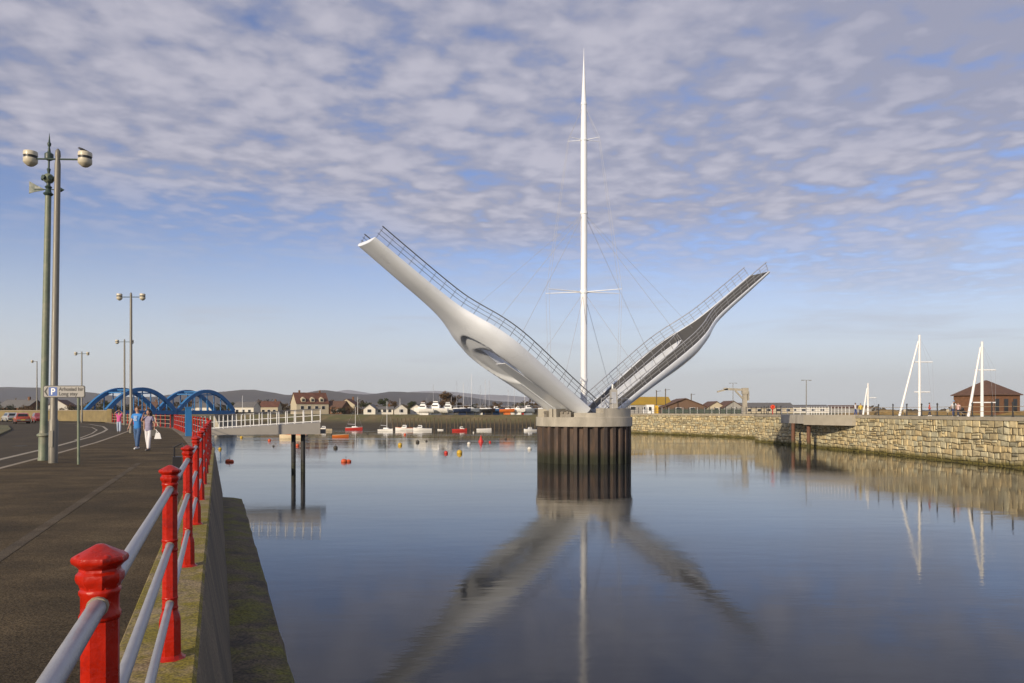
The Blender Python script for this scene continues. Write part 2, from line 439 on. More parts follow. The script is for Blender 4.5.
FX = lambda d: -0.308 - 0.387 * d        # the line of the red railing on the left quay
fdir = Vector((-0.387, 1, 0)).normalized(); fnrm = Vector((1, 0.387, 0)).normalized()   # fnrm points to the water
def fpt(d, off=0.0, z=QL): 
    p = Vector((FX(d), d, z)) + fnrm * off; p.z = z
    return p
C1, C2, C3, C4 = fpt(33), Vector((-20.5, 48.6, QL)), Vector((-30.8, 70, QL)), Vector((-57.9, 110, QL))
edge_pts = [fpt(-14, 0.12), fpt(33, 0.12), C2 + Vector((0.3, 0.1, 0)), C3 + Vector((0.3, 0.2, 0)), C4 + Vector((0, 0.4, 0)), Vector((-76, 138, QL)), Vector((-116, 192, QL)), Vector((-180, 262, QL))]
# road level ground of the left quay
gp = [(p.x, p.y) for p in edge_pts] + [(-600, 262), (-600, -60), (6, -60)]
struct(MB().prism(gp, 1.0, QL - 0.12).build('ground', M_ROAD))
KL = [gnd(-60, 486, QL), gnd(0, 469, QL), gnd(57, 454, QL), gnd(98, 442.5, QL), gnd(118, 435.5, QL), gnd(131, 430.5, QL)]
KL[0] = Vector((-11.2, 14.5, QL))
KL.insert(0, Vector((-7.0, 2, QL))); KL.insert(0, Vector((-3.5, -14, QL)))
pave = [(p.x, p.y) for p in edge_pts[:4]] + [(C4.x + 12, C4.y - 16)] + [(p.x, p.y) for p in KL[::-1]]
struct(MB().prism(pave, QL - 0.5, QL).build('pavement', M_PAVE))
kb = MB()
for a, b in zip(KL[:-1], KL[1:]):
    n = Vector((-(b - a).y, (b - a).x, 0)).normalized() * 0.16
    kb.prism([(a.x + n.x, a.y + n.y), (a.x, a.y), (b.x, b.y), (b.x + n.x, b.y + n.y)], QL - 0.3, QL + 0.004)
struct(kb.build('kerb', M_KERB))
pt = MB()
pt.add([fpt(-8, -1.98, QL + .004), fpt(-8, -1.83, QL + .004), fpt(24, -1.9, QL + .004), fpt(24, -2.05, QL + .004)], [(0, 1, 2, 3)])
struct(pt.build('pavement_patch', M_PATCH))
def line_strip(pts, w, z):
    mb = MB()
    for a, b in zip(pts[:-1], pts[1:]):
        n = Vector((-(b - a).y, (b - a).x, 0)).normalized() * w / 2
        mb.add([(a.x - n.x, a.y - n.y, z), (b.x - n.x, b.y - n.y, z), (b.x + n.x, b.y + n.y, z), (a.x + n.x, a.y + n.y, z)], [(0, 1, 2, 3)])
    return mb
zr = QL - 0.12
L1 = [gnd(-60, 476, zr), gnd(0, 459.5, zr), gnd(57, 446, zr), gnd(90, 437, zr), gnd(103, 432, zr), gnd(107, 429.5, zr), gnd(103, 426.5, zr), gnd(90, 424.3, zr), gnd(57, 422.7, zr), gnd(20, 422.2, zr)]
struct(line_strip(L1, 0.22, zr + 0.004).build('road_marking', M_LINE))
L2 = [gnd(75, 440, zr), gnd(92, 433.5, zr), gnd(97, 430, zr), gnd(92, 427.5, zr), gnd(75, 425.6, zr)]
struct(line_strip(L2, 0.12, zr + 0.004).build('road_marking', M_LINE))
# verge at the far left with its kerb
vg = [gnd(-45, 452, zr), gnd(-5, 437.5, zr), gnd(11, 430, zr), gnd(8, 426, zr), gnd(-30, 424.5, zr), gnd(-90, 428, zr)]
struct(MB().prism([(p.x, p.y) for p in vg], zr - .1, QL - .02).build('verge', M_GRASS))
for px_, py_, r__ in ((20, 446, .33),):
    zz_ = QL if py_ > 460 else zr
    c_ = gnd(px_, py_, zz_); dm_ = MB(); dm_.lathe([(r__, -.02), (r__, .006), (r__ - .03, .009), (r__ - .03, .005), (.02, .006)], 28, c=c_)
    struct(dm_.build('manhole_cover', mat('iron cover', (.05, .046, .04), .6, var=.3, vscale=20, bump=.6, bscale=60)))
# quay wall and ledge below the railing
qw = MB()
A0, A1 = -14, 33
def face(d0, d1, prof):
    ra = [fpt(d0, o, z) for o, z in prof]; rb = [fpt(d1, o, z) for o, z in prof]
    return ra, rb
nseg = 24
prof = [(0.15, QL + 0.001), (0.15, QL - 0.2), (0.17, QL - 0.21), (0.47, 1.9), (0.62, -1.0), (-1.0, -1.0), (-1.0, QL - 0.4)]
rings = [[fpt(A0 + (A1 - A0) * i / nseg, o + (random.uniform(-.012, .012) if 0 < k < 5 else 0), z) for k, (o, z) in enumerate(prof)] for i in range(nseg + 1)]
qw.loft(rings, True)
wq = tag(qw.build('quay_wall', M_QUAY), 'dark weathered concrete quay wall dropping from the red railing to the water', 'quay wall')
cp_ = MB()
npc = 30
for i in range(npc):
    d0 = -14 + 47 * i / npc; d1 = -14 + 47 * (i + 1) / npc - 0.012
    zt = QL + 0.012 + random.uniform(-.004, .004)
    ra = [fpt(d0, o, z) for o, z in ((-.34, QL - .1), (.145, QL - .1), (.168, zt - .03), (.145, zt), (-.33, zt), (-.345, zt - .02))]
    rb = [fpt(d1, o, z) for o, z in ((-.34, QL - .1), (.145, QL - .1), (.168, zt - .03), (.145, zt), (-.33, zt), (-.345, zt - .02))]
    cp_.loft([ra, rb])
cp_.build('coping', M_COPING, wq)
lg = MB()
lprof = [(0.3, 1.9), (0.9, 1.87), (1.24, 1.8), (1.30, 1.62), (1.5, -1), (0.3, -1)]
rings = []
for i in range(61):
    d = -12 + 43.8 * i / 60
    rings.append([fpt(d, o + (random.uniform(-.018, .018) if k in (2, 3) else 0), z + (random.uniform(-.035, .035) if k in (1, 2, 3) else 0)) for k, (o, z) in enumerate(lprof)])
lg.loft(rings)
lg.build('ledge', M_LEDGE, wq, smooth=50)
# the farther stretch of the left quay
qw2 = MB()
chain = [C1 + fnrm * .12] + edge_pts[2:]
for a, b in zip(chain[:-1], chain[1:]):
    n = Vector(((b - a).y, -(b - a).x, 0)).normalized()
    q = [a + n * .02, b + n * .02, b - n * .9, a - n * .9]
    qw2.prism([(p.x, p.y) for p in q], -1, QL + 0.012)
tag(qw2.build('quay_wall', M_QUAY), 'farther concrete quay wall running on behind the grey footbridge approach', 'quay wall')

# far land across the harbour with its sloping bank
shore = [(-180, 262), (-112, 268), (-70, 250), (-30, 236), (10, 226), (29, 218)]
top = [(-180, 276), (-112, 282), (-72, 266), (-30, 251), (12, 240), (40, 228)]
bk = MB(); nb = 48
def along(pl, t):
    s = t * (len(pl) - 1); i = min(int(s), len(pl) - 2); u = s - i
    return Vector((pl[i][0] * (1 - u) + pl[i + 1][0] * u, pl[i][1] * (1 - u) + pl[i + 1][1] * u, 0))
rows = []
for i in range(nb + 1):
    a, b = along(shore, i / nb), along(top, i / nb)
    row = []
    for j in range(9):
        u = j / 8
        p = a.lerp(b, u); p.z = -0.3 + (FARZ + 0.3) * (u ** 1.3) + random.uniform(-.12, .12) * (0 < j < 8)
        p.y += random.uniform(-.5, .5) * (0 < j < 8)
        row.append(p)
    rows.append(row)
bk.loft(rows, cap=False, closed=False)
struct(bk.build('bank', M_BANK, smooth=60))
# right quay outline
RB = [Vector((50.4, 20, 0)), Vector((50.2, 50, 0)), Vector((48.9, 72, 0)), Vector((47.4, 96, 0)), Vector((43.8, 137, 0))]
RA = [Vector((50.0, 150, 0)), Vector((46.0, 161, 0)), Vector((29.0, 190, 0)), Vector((26, 221, 0))]
fl = [(p[0], p[1]) for p in top] 
land = fl[:-1] + [(12, 240)] + [(-180, 276)]
lf = MB()
poly = [(-6000, 276), (-180, 276)] + top[1:] + [(60, 222), (6000, 222), (6000, 9000), (-6000, 9000)]
lf.add([(x, y, FARZ) for x, y in poly], [tuple(range(len(poly)))])
struct(lf.build('land', M_GRASS))
rq = [(p.x + 0.3, p.y) for p in RB] + [(52, 139)] + [(p.x + .3, p.y + .2) for p in RA] + [(60, 240), (900, 240), (900, 20)]
struct(MB().prism(rq, 1.0, QR - 0.10).build('quay_ground', M_GRASS))
gbk = MB(); rr_ = []
for i in range(41):
    u = i / 40; x = 60 + 70 * u; y = 142 - 44 * u
    hh_ = (.75 + .25 * math.sin(i * 1.7) + .15 * math.sin(i * .6)) * min(1, i / 4)
    rr_.append([(x - 2, y - 3, QR - .3), (x - .5, y - .6, QR - .1 + hh_ * .8), (x + .5, y + 1.5, QR - .1 + hh_), (x + 2, y + 5, QR - .3)])
gbk.loft(rr_, cap=False, closed=False)
struct(gbk.build('grass_bank', mat('golden dry grass', (.24, .16, .055), .95, var=.4, vscale=1.5, bump=.6, bscale=4, stretch=(1, 1, .4))))
# paved walk along the right quay edge
wk = MB()
for pl in (RB, [Vector((52, 139, 0))] + RA):
    for a, b in zip(pl[:-1], pl[1:]):
        n = Vector(((b - a).y, -(b - a).x, 0)).normalized()
        if pl is RA or True:
            wk.prism([(a.x + .02, a.y), (a.x + n.x * 7, a.y + n.y * 7), (b.x + n.x * 7, b.y + n.y * 7), (b.x + .02, b.y)][::-1], 3.0, QR - .02)
struct(wk.build('quay_walk', M_QTOP))

def ridge(name, Y, prof, depth, m, amp, seed):
    rnd = random.Random(seed)
    mb = MB(); nx, ny = 160, 14; rows = []
    x0, x1 = prof[0][0], prof[-1][0]
    ph = [rnd.uniform(0, 6.28) for _ in range(12)]
    for j in range(ny + 1):
        v = j / ny; row = []
        for i in range(nx + 1):
            px = x0 + (x1 - x0) * i / nx
            y = Y - depth * (1 - v) if v <= 1 else Y
            top_ = EYE + (HY - lerp_curve(prof, px)) / F * Y
            X = (px - CX) / F * Y
            wob = sum(math.sin(X / (Y * .03 / (k + 1)) + ph[k] + v * (k + 2)) / (k + 1.5) for k in range(6))
            z = FARZ - 3 + (top_ - FARZ + 3) * (sstep(0, 1, v) * .75 + .25 * v) + wob * amp * math.sin(math.pi * min(v * .9, 1)) + rnd.uniform(-1, 1) * amp * .15
            row.append((X, y, max(z, FARZ - 3)))
        rows.append(row)
    rows.append([(p[0], p[1] + depth * .5, FARZ - 3) for p in rows[-1]])
    mb.loft(rows, cap=False, closed=False)
    return struct(mb.build(name, m, smooth=80))
ridge('hills', 5200, [(-260, 392), (-120, 385), (-40, 386), (0, 387), (22, 387.5), (45, 388.5), (62, 390.5), (90, 392.5), (120, 396), (160, 397), (200, 394), (232, 391), (252, 389.6), (270, 391.5), (290, 395.2), (308, 393.5), (326, 390.8), (348, 393.2), (368, 394.6), (392, 391.6), (415, 392.2), (440, 393.5), (470, 398), (505, 401.5), (560, 405), (640, 407.5), (760, 409.5), (900, 411)], 1500, M_HILL, 9, 3)
ridge('mountains', 8800, [(120, 404), (200, 400), (290, 397), (325, 393.5), (343, 389.6), (356, 391), (380, 394), (420, 391.5), (440, 391.2), (470, 393.2), (520, 396.5), (560, 401), (640, 405), (760, 408), (820, 411)], 1800, M_SNOW, 15, 5)

# ------------------------------------------------------------------ stone quay walls on the right
def stone_wall(name, pts, ztop, label, seed, h0=0.44, h1=0.68, w0=0.6, w1=1.35, coping=True):
    rnd = random.Random(seed)
    mb = MB(); tones = []
    core = MB()
    def fr(i): 
        a, b = pts[i], pts[i + 1]; t = (b - a).normalized()
        return a, b, t, Vector((t.y, -t.x, 0))
    for i in range(len(pts) - 1):
        a, b, t, n = fr(i)
        if n.x > 0: n = -n
        q = [a, b, b - n * .9, a - n * .9]
        core.prism([(p.x, p.y) for p in q], -1.2, ztop - .3)
        Lw = (b - a).length; zb = -0.9
        bounds = [(-0.9, 0.0)]
        while zb < ztop - .36:
            h = rnd.uniform(h0, h1)
            if ztop - .34 - (zb + h) < .3: h = ztop - .34 - zb
            zb += h; bounds.append((zb, .085 if zb < ztop - .4 else 0.0))
        phs = [[rnd.uniform(0, 6.28) for _ in range(4)] for _ in bounds]
        def bz(k, x):
            z_, am = bounds[k]; p = phs[k]
            return z_ + am * (math.sin(x * .9 + p[0]) * .6 + math.sin(x * 2.3 + p[1]) * .5 + math.sin(x * 5.1 + p[2]) * .35)
        for kk in range(len(bounds) - 1):
            x = 0
            while x < Lw - .02:
                w = min(rnd.uniform(w0, w1) if rnd.random() < .75 else rnd.uniform(w0 * .55, w0), Lw - x)
                if Lw - x - w < .35: w = Lw - x
                lean_ = rnd.uniform(-.08, .08)
                sp_r = rnd.uniform(.35, .65) if rnd.random() < .22 else None
                cells = ((0, sp_r), (sp_r, 1)) if sp_r else ((0, 1),)
                for (f0, f1) in cells:
                    g = rnd.uniform(.026, .044); p = rnd.uniform(.06, .13); ch = rnd.uniform(.04, .1)
                    def pz(xx, f): return bz(kk, xx) * (1 - f) + bz(kk + 1, xx) * f
                    cs = [(x + g * 1.9, pz(x, f0) + g * .7), (x + w - g * 1.9, pz(x + w, f0) + g * .7), (x + w - g * 1.9, pz(x + w, f1) - g * .7), (x + g * 1.9, pz(x, f1) - g * .7)]
                    cs = [(c[0] + rnd.uniform(-.035, .035), c[1] + rnd.uniform(-.03, .03)) for c in cs]
                    mx = sum(c[0] for c in cs) / 4; mz = sum(c[1] for c in cs) / 4
                    V = []
                    for c in cs: V.append(a + t * c[0] + n * .004 + Vector((0, 0, c[1])))
                    for c in cs:
                        cx = c[0] + (ch if c[0] < mx else -ch); cz = c[1] + (ch if c[1] < mz else -ch)
                        V.append(a + t * cx + n * (p + rnd.uniform(-.02, .02)) + Vector((0, 0, cz)))
                    V.append(a + t * (mx + rnd.uniform(-.12, .12)) + n * (p + rnd.uniform(.01, .05)) + Vector((0, 0, mz + rnd.uniform(-.05, .05))))
                    mb.add(V, [(0, 1, 5, 4), (1, 2, 6, 5), (2, 3, 7, 6), (3, 0, 4, 7), (4, 5, 8), (5, 6, 8), (6, 7, 8), (7, 4, 8)])
                    k = rnd.gauss(1, .13); wm = rnd.uniform(-.10, .07)
                    tones += [(k * (1 + wm), k, k * (1 - wm * 1.6))] * 9
                x += w
    root = core.build(name, M_MORTAR)
    tag(root, label, 'quay wall')
    st = mb.build('stonework', M_STONE, root)
    ca = st.data.color_attributes.new('tone', 'FLOAT_COLOR', 'POINT')
    for k, c in enumerate(tones): ca.data[k].color = (max(c[0], .3), max(c[1], .3), max(c[2], .3), 1)
    if coping:
        cb = MB()
        for i in range(len(pts) - 1):
            a, b, t, n = fr(i)
            if n.x > 0: n = -n
            x = 0; Lw = (b - a).length
            while x < Lw - .05:
                w = min(rnd.uniform(1.4, 2.4), Lw - x)
                q0, q1 = a + t * (x + .012), a + t * (x + w - .012)
                zt = ztop + rnd.uniform(0, .02)
                cb.prism([(p.x, p.y) for p in (q0 + n * .16, q1 + n * .16, q1 - n * .7, q0 - n * .7)], ztop - .36, zt)
                x += w
        cb.build('coping', mat('coping stone', (0.34, 0.30, 0.225), 0.85, var=.2, vscale=1.2, bump=.3, bscale=6), root)
    return root
stone_wall('quay_wall', RB, QR, 'near pale stone block quay wall on the right with weed along its foot', 11)
stone_wall('quay_wall', [Vector((52, 139, 0))] + RA, QR - .04, 'farther stone quay wall between the round pier and the near stone wall', 12, h0=.4, h1=.6, w0=.6, w1=1.5)

# ------------------------------------------------------------------ red railing on the left quay
def red_post():
    mb = MB()
    n = 8; ph = math.pi / 8
    mb.lathe([(.10, 0), (.10, .018), (.08, .03), (.070, .045), (.068, .26), (.060, .30), (.052, .315), (.0485, .33), (.047, 1.04), (.047, 1.15)], n, ph=ph)
    o = mb.build('post', M_RED, smooth=28)
    for z in (.375, .745, 1.105):
        lug = MB(); lug.ball((0, 0, z - .0), .046, 14, 8, 1.25, .8, .8)
        lug.lathe([(.046, z - .045), (.052, z - .038), (.052, z - .028), (.0475, z - .02), (.0475, z + .02), (.052, z + .028), (.052, z + .036), (.046, z + .042)], 8, ph=ph)
        lg_ = lug.build('rail_socket', M_RED, o, smooth=60)
    cap = MB()
    cap.lathe([(.047, 1.145), (.050, 1.155), (.056, 1.162), (.0585, 1.172), (.057, 1.183), (.050, 1.190), (.049, 1.196), (.055, 1.203), (.066, 1.212), (.0685, 1.220), (.066, 1.228), (.058, 1.233), (.012, 1.257), (.006, 1.2585)], 8, ph=.2)
    for k in range(4):
        a = k * math.pi / 2 + .4
        cap.ball((.050 * math.cos(a), .050 * math.sin(a), 1.226), .013, 8, 6, 1, 1, .8)
    cap.build('cap', M_RED, o, smooth=33)
    return o
post0 = red_post()
used0 = [False]
def railing(pts_list, label, rails, railmat, spacing=None, zs=(.375, .745, 1.105), rr=.0225, ext=True):
    base = pts_list[0]
    rt = thing('railing', label, 'railing', base)
    for p, q in rails:
        for z in zs:
            mb = MB(); a = p - base + Vector((0, 0, z)); b = q - base + Vector((0, 0, z))
            mb.tube([a, b], rr, 12); mb.build('rail', railmat, rt, smooth=40)
    for p in (pts_list[:9] if railmat is M_GALV and len(pts_list) == 12 else ()):
        dv = (rails[0][1] - rails[0][0]).normalized()
        for z in zs:
            mb = MB(); c = p - base + Vector((0, 0, z))
            mb.tube([c - dv * .062, c + dv * .062], .0262, 12)
            mb.build('rail_sleeve', M_KERB, rt, smooth=40)
    for p in pts_list:
        if not used0[0]: o = post0; used0[0] = True
        else: o = copy_tree(post0)
        o.parent = rt; o.location = p - base
        d = rails[0][1] - rails[0][0]
        o.rotation_euler = (0, 0, math.atan2(d.y, d.x))
    return rt
zc = QL - .006
near_d = [1.99 + 2.9 * (i - 1) for i in range(12)]
near_posts = [fpt(d, 0, zc) for d in near_d]
railing(near_posts, 'red cast iron railing with grey pipes along the nearest quay edge', [(fpt(-3, 0, zc), near_posts[-1])], M_GALV)
def run(a, b, sp):
    n = max(2, round((b - a).length / sp)); return [a.lerp(b, i / n) for i in range(n + 1)]
r2 = run(C1 + Vector((-.9, 1.9, .03)), C2 + Vector((1.05, -2.2, .03)), 2.4)
railing(r2, 'red railing carrying on past the quay corner as far as the blue post', [(r2[0], r2[-1])], M_GALV)
r3 = run(C2 + Vector((-.4, .8, .03)), C3 + Vector((-.2, -.2, .03)), 2.4)
railing(r3, 'dense looking red railing receding beyond the blue post', [(r3[0], r3[-1])], M_GALV)
M_GALV_SUN = mat('sunlit galvanised rail', (0.5, 0.42, 0.3), 0.5, var=.1)  # galvanised rails with the warm sunlight put into their colour
r4 = run(C3 + Vector((-1.2, 1.2, .03)), C4 + Vector((.6, -1, .03)), 2.6)
railing(r4, 'red posts with pale rails crossing behind the walking couple', [(r4[0], r4[-1])], M_GALV_SUN)

# blue post on the fence line
bp_ = thing('blue_post', 'square blue steel post standing on the quay edge among red railings', 'post', C2 + Vector((.02, -.5, 0)))
MB().box((0, 0, .9), (.36, .3, 1.8), rz=.5).build('shaft', M_BLUE, bp_)
MB().box((0, 0, 1.83), (.42, .36, .06), rz=.5).build('cap_plate', M_BLUE, bp_)
# dark bag hung behind the third post
pb = fpt(7.9, -.07, zc)
bg = thing('bag', 'small black bag hanging behind a red post of the near railing', 'bag', pb + Vector((-.06, .05, .93)))
MB().box((0, 0, .08), (.10, .14, .24), rz=.4, taper=.85).build('bag_body', M_BLACK, bg)
hb = MB(); hb.tube([(-.03, 0, .19), (-.03, 0, .3), (.06, -.02, .34), (.09, -.03, .3)], .009, 6); hb.build('strap', M_BLACK, bg)

# ------------------------------------------------------------------ opening footbridge
UL = -Vector((math.cos(R(36)), math.sin(R(36)), 0)); UR = Vector((math.cos(R(27)), math.sin(R(27)), 0))
UX = UR
P = Vector((7.85, 83.0, 0))
VN = Vector((UX.y, -UX.x, 0))             # towards the camera
def arc_block(mb, r0, r1, a0, a1, z0, z1, n=20, c=P):
    rings = []
    for i in range(n + 1):
        a = a0 + (a1 - a0) * i / n
        d = Vector((math.cos(a), math.sin(a), 0))
        rings.append([c + d * r0 + Vector((0, 0, z0)), c + d * r1 + Vector((0, 0, z0)), c + d * r1 + Vector((0, 0, z1)), c + d * r0 + Vector((0, 0, z1))])
    mb.loft(rings, True)
pier = thing('bridge_pier', 'round pier of rusty sheet piles with a pale concrete cap in mid water', 'pier', P)
sp_ = MB(); nP = 30
prof_pts = []
for k in range(nP):
    for fr_, rr_ in ((0.0, 5.08), (.30, 5.08), (.44, 4.72), (.56, 4.72), (.86, 4.72), (.9999, 5.08))[:5]:
        pass
    for fr_, rr_ in ((0.04, 5.1), (.40, 5.1), (.54, 4.66), (.90, 4.66)):
        a = 2 * math.pi * (k + fr_) / nP
        prof_pts.append((rr_ * math.cos(a), rr_ * math.sin(a)))
sp_.prism(prof_pts, -1.5, 3.92)
sp_.build('sheet_piling', M_SHEET, pier)
cb = MB(); cb.lathe([(5.2, 3.86), (5.24, 3.9), (5.24, 4.82), (5.2, 4.86)], 72); cb.build('cap_ring', M_CONC, pier, smooth=40)
org = P
ub = MB()
arc_block(ub, 3.2, 5.06, R(-72), R(118), 4.862, 5.78)
ub.build('upper_drum', M_CONC, pier, org=org, smooth=40)
lbk = MB()
for a0, a1 in ((R(180), R(187)), (R(218), R(223.5)), (R(225.5), R(230)), (R(253), R(288.5)), (R(150), R(156)), (R(118.5), R(128))):
    arc_block(lbk, 3.4, 5.04, a0, a1, 4.862, 5.72 if a0 < R(250) else 5.30, 8)
lbk.build('hinge_block', M_CONC, pier, org=org)
ms_ = MB(); ms_.lathe([(3.15, 4.862), (3.15, 5.3)], 40, c=P); ms_.build('machine_floor', mat('machinery grey', (.10, .095, .085), .6), pier, org=org)
mh = MB()
for a in (200, 236, 243):
    d = Vector((math.cos(R(a)), math.sin(R(a)), 0)); mh.box(P + d * 4.0 + Vector((0, 0, 5.14)), (1.1, .7, .55), rz=R(a)); mh.tube([P + d * 3.6 + Vector((0, 0, 5.5)), P + d * 4.7 + Vector((0, 0, 5.35))], .14, 10)
mh.build('hinge_machinery', mat('hinge steel', (.20, .18, .15), .5), pier, org=org)
# cabinet at the pier edge
cbp = at(613.5, 408, 79.2); cbp.z = 5.78
cab = thing('control_cabinet', 'tall grey control cabinet standing on the pier beside the right bridge deck', 'cabinet', cbp)
MB().box((0, 0, .95), (.8, .7, 1.9), taper=.9).build('cabinet_body', M_GREYW, cab)
MB().box((0, -.33, 1.1), (.5, .03, 1.2)).build('door', M_STEEL, cab)
MB().box((0, 0, 1.98), (.62, .6, .16), taper=.6).build('lid', M_GREYW, cab)
lt = MB(); lt.tube([(-.1, 0, 2.06), (-.1, 0, 2.5)], .09, 8); lt.build('beacon', M_WPAINT, cab)
# guard rail round the right half of the pier
gr = thing('guard_rail', 'thin pale guard rail curving round the right side of the pier top', 'railing', P + Vector((0, 0, 5.78)))
rp = [Vector((4.9 * math.cos(R(a)), 4.9 * math.sin(R(a)), 0)) for a in range(-74, 30, 8)]
for z in (.55, 1.05):
    mb = MB(); mb.tube([p + Vector((0, 0, z)) for p in rp], .03, 6); mb.build('rail', M_STEEL, gr, smooth=60)
for p in rp[::2]:
    mb = MB(); mb.tube([p, p + Vector((0, 0, 1.08))], .03, 6); mb.build('post', M_STEEL, gr)

# deck leaf: local x along the leaf, y across, z off the deck
LD = 29.0
W_C = [(0, 3.3), (.12, 3.45), (.25, 3.75), (.37, 4.0), (.45, 3.95), (.52, 3.45), (.58, 2.65), (.64, 2.0), (.72, 1.75), (.85, 1.68), (1, 1.68)]
H_C = [(0, 1.0), (.15, 1.05), (.30, .95), (.39, .72), (.44, .42), (.465, .12), (.475, 0), (1, 0)]
D_C = [(0, .9), (.1, 1.0), (.22, 1.2), (.34, 1.5), (.44, 1.6), (.52, 1.35), (.60, .95), (.70, .72), (.85, .6), (1, .4)]
def wid(t): return lerp_curve(W_C, t)
def hol(t): return max(0.0, lerp_curve(H_C, t)) if t < .475 else 0.0
def dep(t): return lerp_curve(D_C, t)
def belly(t, q, h):
    d = dep(t)
    solid = (1 - q ** 3.2) ** .62
    leg = (1 - q ** 3.2) ** .62 * (.72 + .28 * sstep(0, .45, q))
    b = sstep(0, .6, h)
    z = d * (solid * (1 - b) + leg * b)
    return z
def FAS(t): return lerp_curve([(0, .10), (.2, .16), (.4, .22), (.55, .18), (.7, .08), (1, .03)], t)
def make_leaf():
    nx, nq = 150, 22
    ts = sorted(set([i / nx for i in range(nx + 1)] + [.468, .4715, .475]))
    hull = MB(); deck = MB()
    for s in (-1, 1):
        rings = []
        for t in ts:
            w, h = wid(t), hol(t); x = t * LD
            row = [(x, s * h, -.03)]
            for k in range(nq + 1):
                q = k / nq; y = h + (w - h) * q
                zb = belly(t, q, h)
                # the shallow oval pocket round the head of the opening
                e = ((t - .375) / .165) ** 2 + (y / (.62 * w)) ** 2
                zb -= .30 * (1 - sstep(.86, 1.06, e)) * sstep(.0, .02, zb)
                zb += FAS(t) * q ** 10
                row.append((x, s * y, -.06 - zb))
            row.append((x, s * (w + .03), -.03)); row.append((x, s * (w + .03), .035)); row.append((x, s * (w - .14), .035)); row.append((x, s * (w - .16), -.02))
            rings.append(row)
        hull.loft(rings, cap=False, closed=False)
        # end plate at the tip and the root
        for R_ in (rings[-1], rings[0]):
            hull.add(R_[:-2], [tuple(range(len(R_) - 2))])
        rd = []
        for t in ts:
            w, h = wid(t), hol(t); x = t * LD
            rd.append([(x, s * (h + (w - .15 - h) * k / 4), -.02) for k in range(5)])
        deck.loft(rd, cap=False, closed=False)
        # raised kerb round the opening
        kb_ = []
        for t in ts:
            h = hol(t)
            if t <= .475: kb_.append([(t * LD, s * max(h - .02, 0.001), -.03), (t * LD, s * max(h - .02, .001), .05), (t * LD, s * (h + .12), .05), (t * LD, s * (h + .12), -.03)])
        hull.loft(kb_, True)
    return hull, deck
hull_mb, deck_mb = make_leaf()
panel_mb = MB()
pr = []
for i in range(41):
    t = .36 * i / 40; h = hol(t); zb = -.06 - belly(t, 0.02, h) * .9
    pr.append([(t * LD, -h - .05, zb), (t * LD, h - .10, zb), (t * LD, h - .10, zb + .06), (t * LD, -h - .05, zb + .06)])
panel_mb.loft(pr)
shade_mb = MB(); shade_mb.loft([[(r[2][0], r[3][1] + .06, r[2][2] + .004), (r[2][0], r[2][1] - .02, r[2][2] + .004), (r[2][0], r[2][1] - .02, r[2][2] + .03), (r[2][0], r[3][1] + .06, r[2][2] + .03)] for r in pr])  # grey sheet over the floor panel: shade of the opening put into colour
# weld the two halves along the centre line
def leaf(name, label, dirv, alpha, r0, z0, near_sign, rail_mat):
    rt = thing(name, label, 'bridge deck', P + dirv * r0 + Vector((0, 0, z0)))
    e1 = dirv * math.cos(alpha) + Vector((0, 0, math.sin(alpha)))
    nn = -dirv * math.sin(alpha) + Vector((0, 0, math.cos(alpha)))
    e2 = nn.cross(e1)
    rt.rotation_mode = 'QUATERNION'
    rt.rotation_quaternion = Matrix((e1, e2, nn)).transposed().to_quaternion()
    if leaf.hull is None:
        leaf.hull = hull_mb.build('hull', M_WHITE)
        bm = bmesh.new(); bm.from_mesh(leaf.hull.data)
        bmesh.ops.remove_doubles(bm, verts=bm.verts[:], dist=.0008)
        bmesh.ops.recalc_face_normals(bm, faces=bm.faces[:])
        bm.to_mesh(leaf.hull.data); bm.free()
        leaf.hull.data.shade_smooth(); leaf.hull.data.set_sharp_from_angle(angle=R(40))
        leaf.deck = deck_mb.build('walkway', M_DECK)
        leaf.panel = panel_mb.build('belly_panel', M_WHITE)
        leaf.tray = shade_mb.build('floor_shade', mat('shaded hull grey', (.19, .205, .23), .5, var=.06))
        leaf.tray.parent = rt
        leaf.hull.parent = rt; leaf.deck.parent = rt; leaf.panel.parent = rt
    else:
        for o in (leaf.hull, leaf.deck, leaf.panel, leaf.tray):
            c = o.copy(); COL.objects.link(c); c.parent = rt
    # railings
    for s in (-1, 1):
        rl = MB()
        pts = [Vector((t * LD, s * (wid(t) + .16), 1.22)) for t in [i / 60 for i in range(61)]]
        rl.tube(pts, .055, 8); ho = rl.build('handrail', rail_mat, rt, smooth=60)
        for z, o in ((.85, .10), (.48, .03)):
            mb = MB(); mb.tube([Vector((t * LD, s * (wid(t) + o), z)) for t in [i / 60 for i in range(61)]], .022, 6)
            mb.build('rail', rail_mat, rt, smooth=60)
        for i in range(23):
            t = .005 + .99 * i / 22
            mb = MB(); w = wid(t)
            mb.beam((t * LD, s * (w - .06), .0), (t * LD, s * (w + .16), 1.22), .05, .03, up=(1, 0, 0)); mb.build('rail_post', rail_mat, rt)
        # inner railing at the opening
        mb = MB(); mb.tube([Vector((t * LD, s * (hol(t) + .1), 1.15)) for t in [.47 * i / 30 for i in range(31)]], .04, 8); mb.build('handrail', rail_mat, rt, smooth=60)
        for i in range(9):
            t = .01 + .45 * i / 8
            mb = MB(); mb.beam((t * LD, s * (hol(t) + .05), .05), (t * LD, s * (hol(t) + .1), 1.15), .08, .03, up=(1, 0, 0)); mb.build('rail_post', rail_mat, rt)
    return rt
leaf.hull = leaf.deck = None
leaf('bridge_deck', 'white hull shaped bridge deck raised to the left showing its bulging underside', UL, R(32.2), 2.0, 5.75, 1, M_STEELD).scale = (.968, 1, 1)  # left rails take a darker steel: their shade is put into the colour
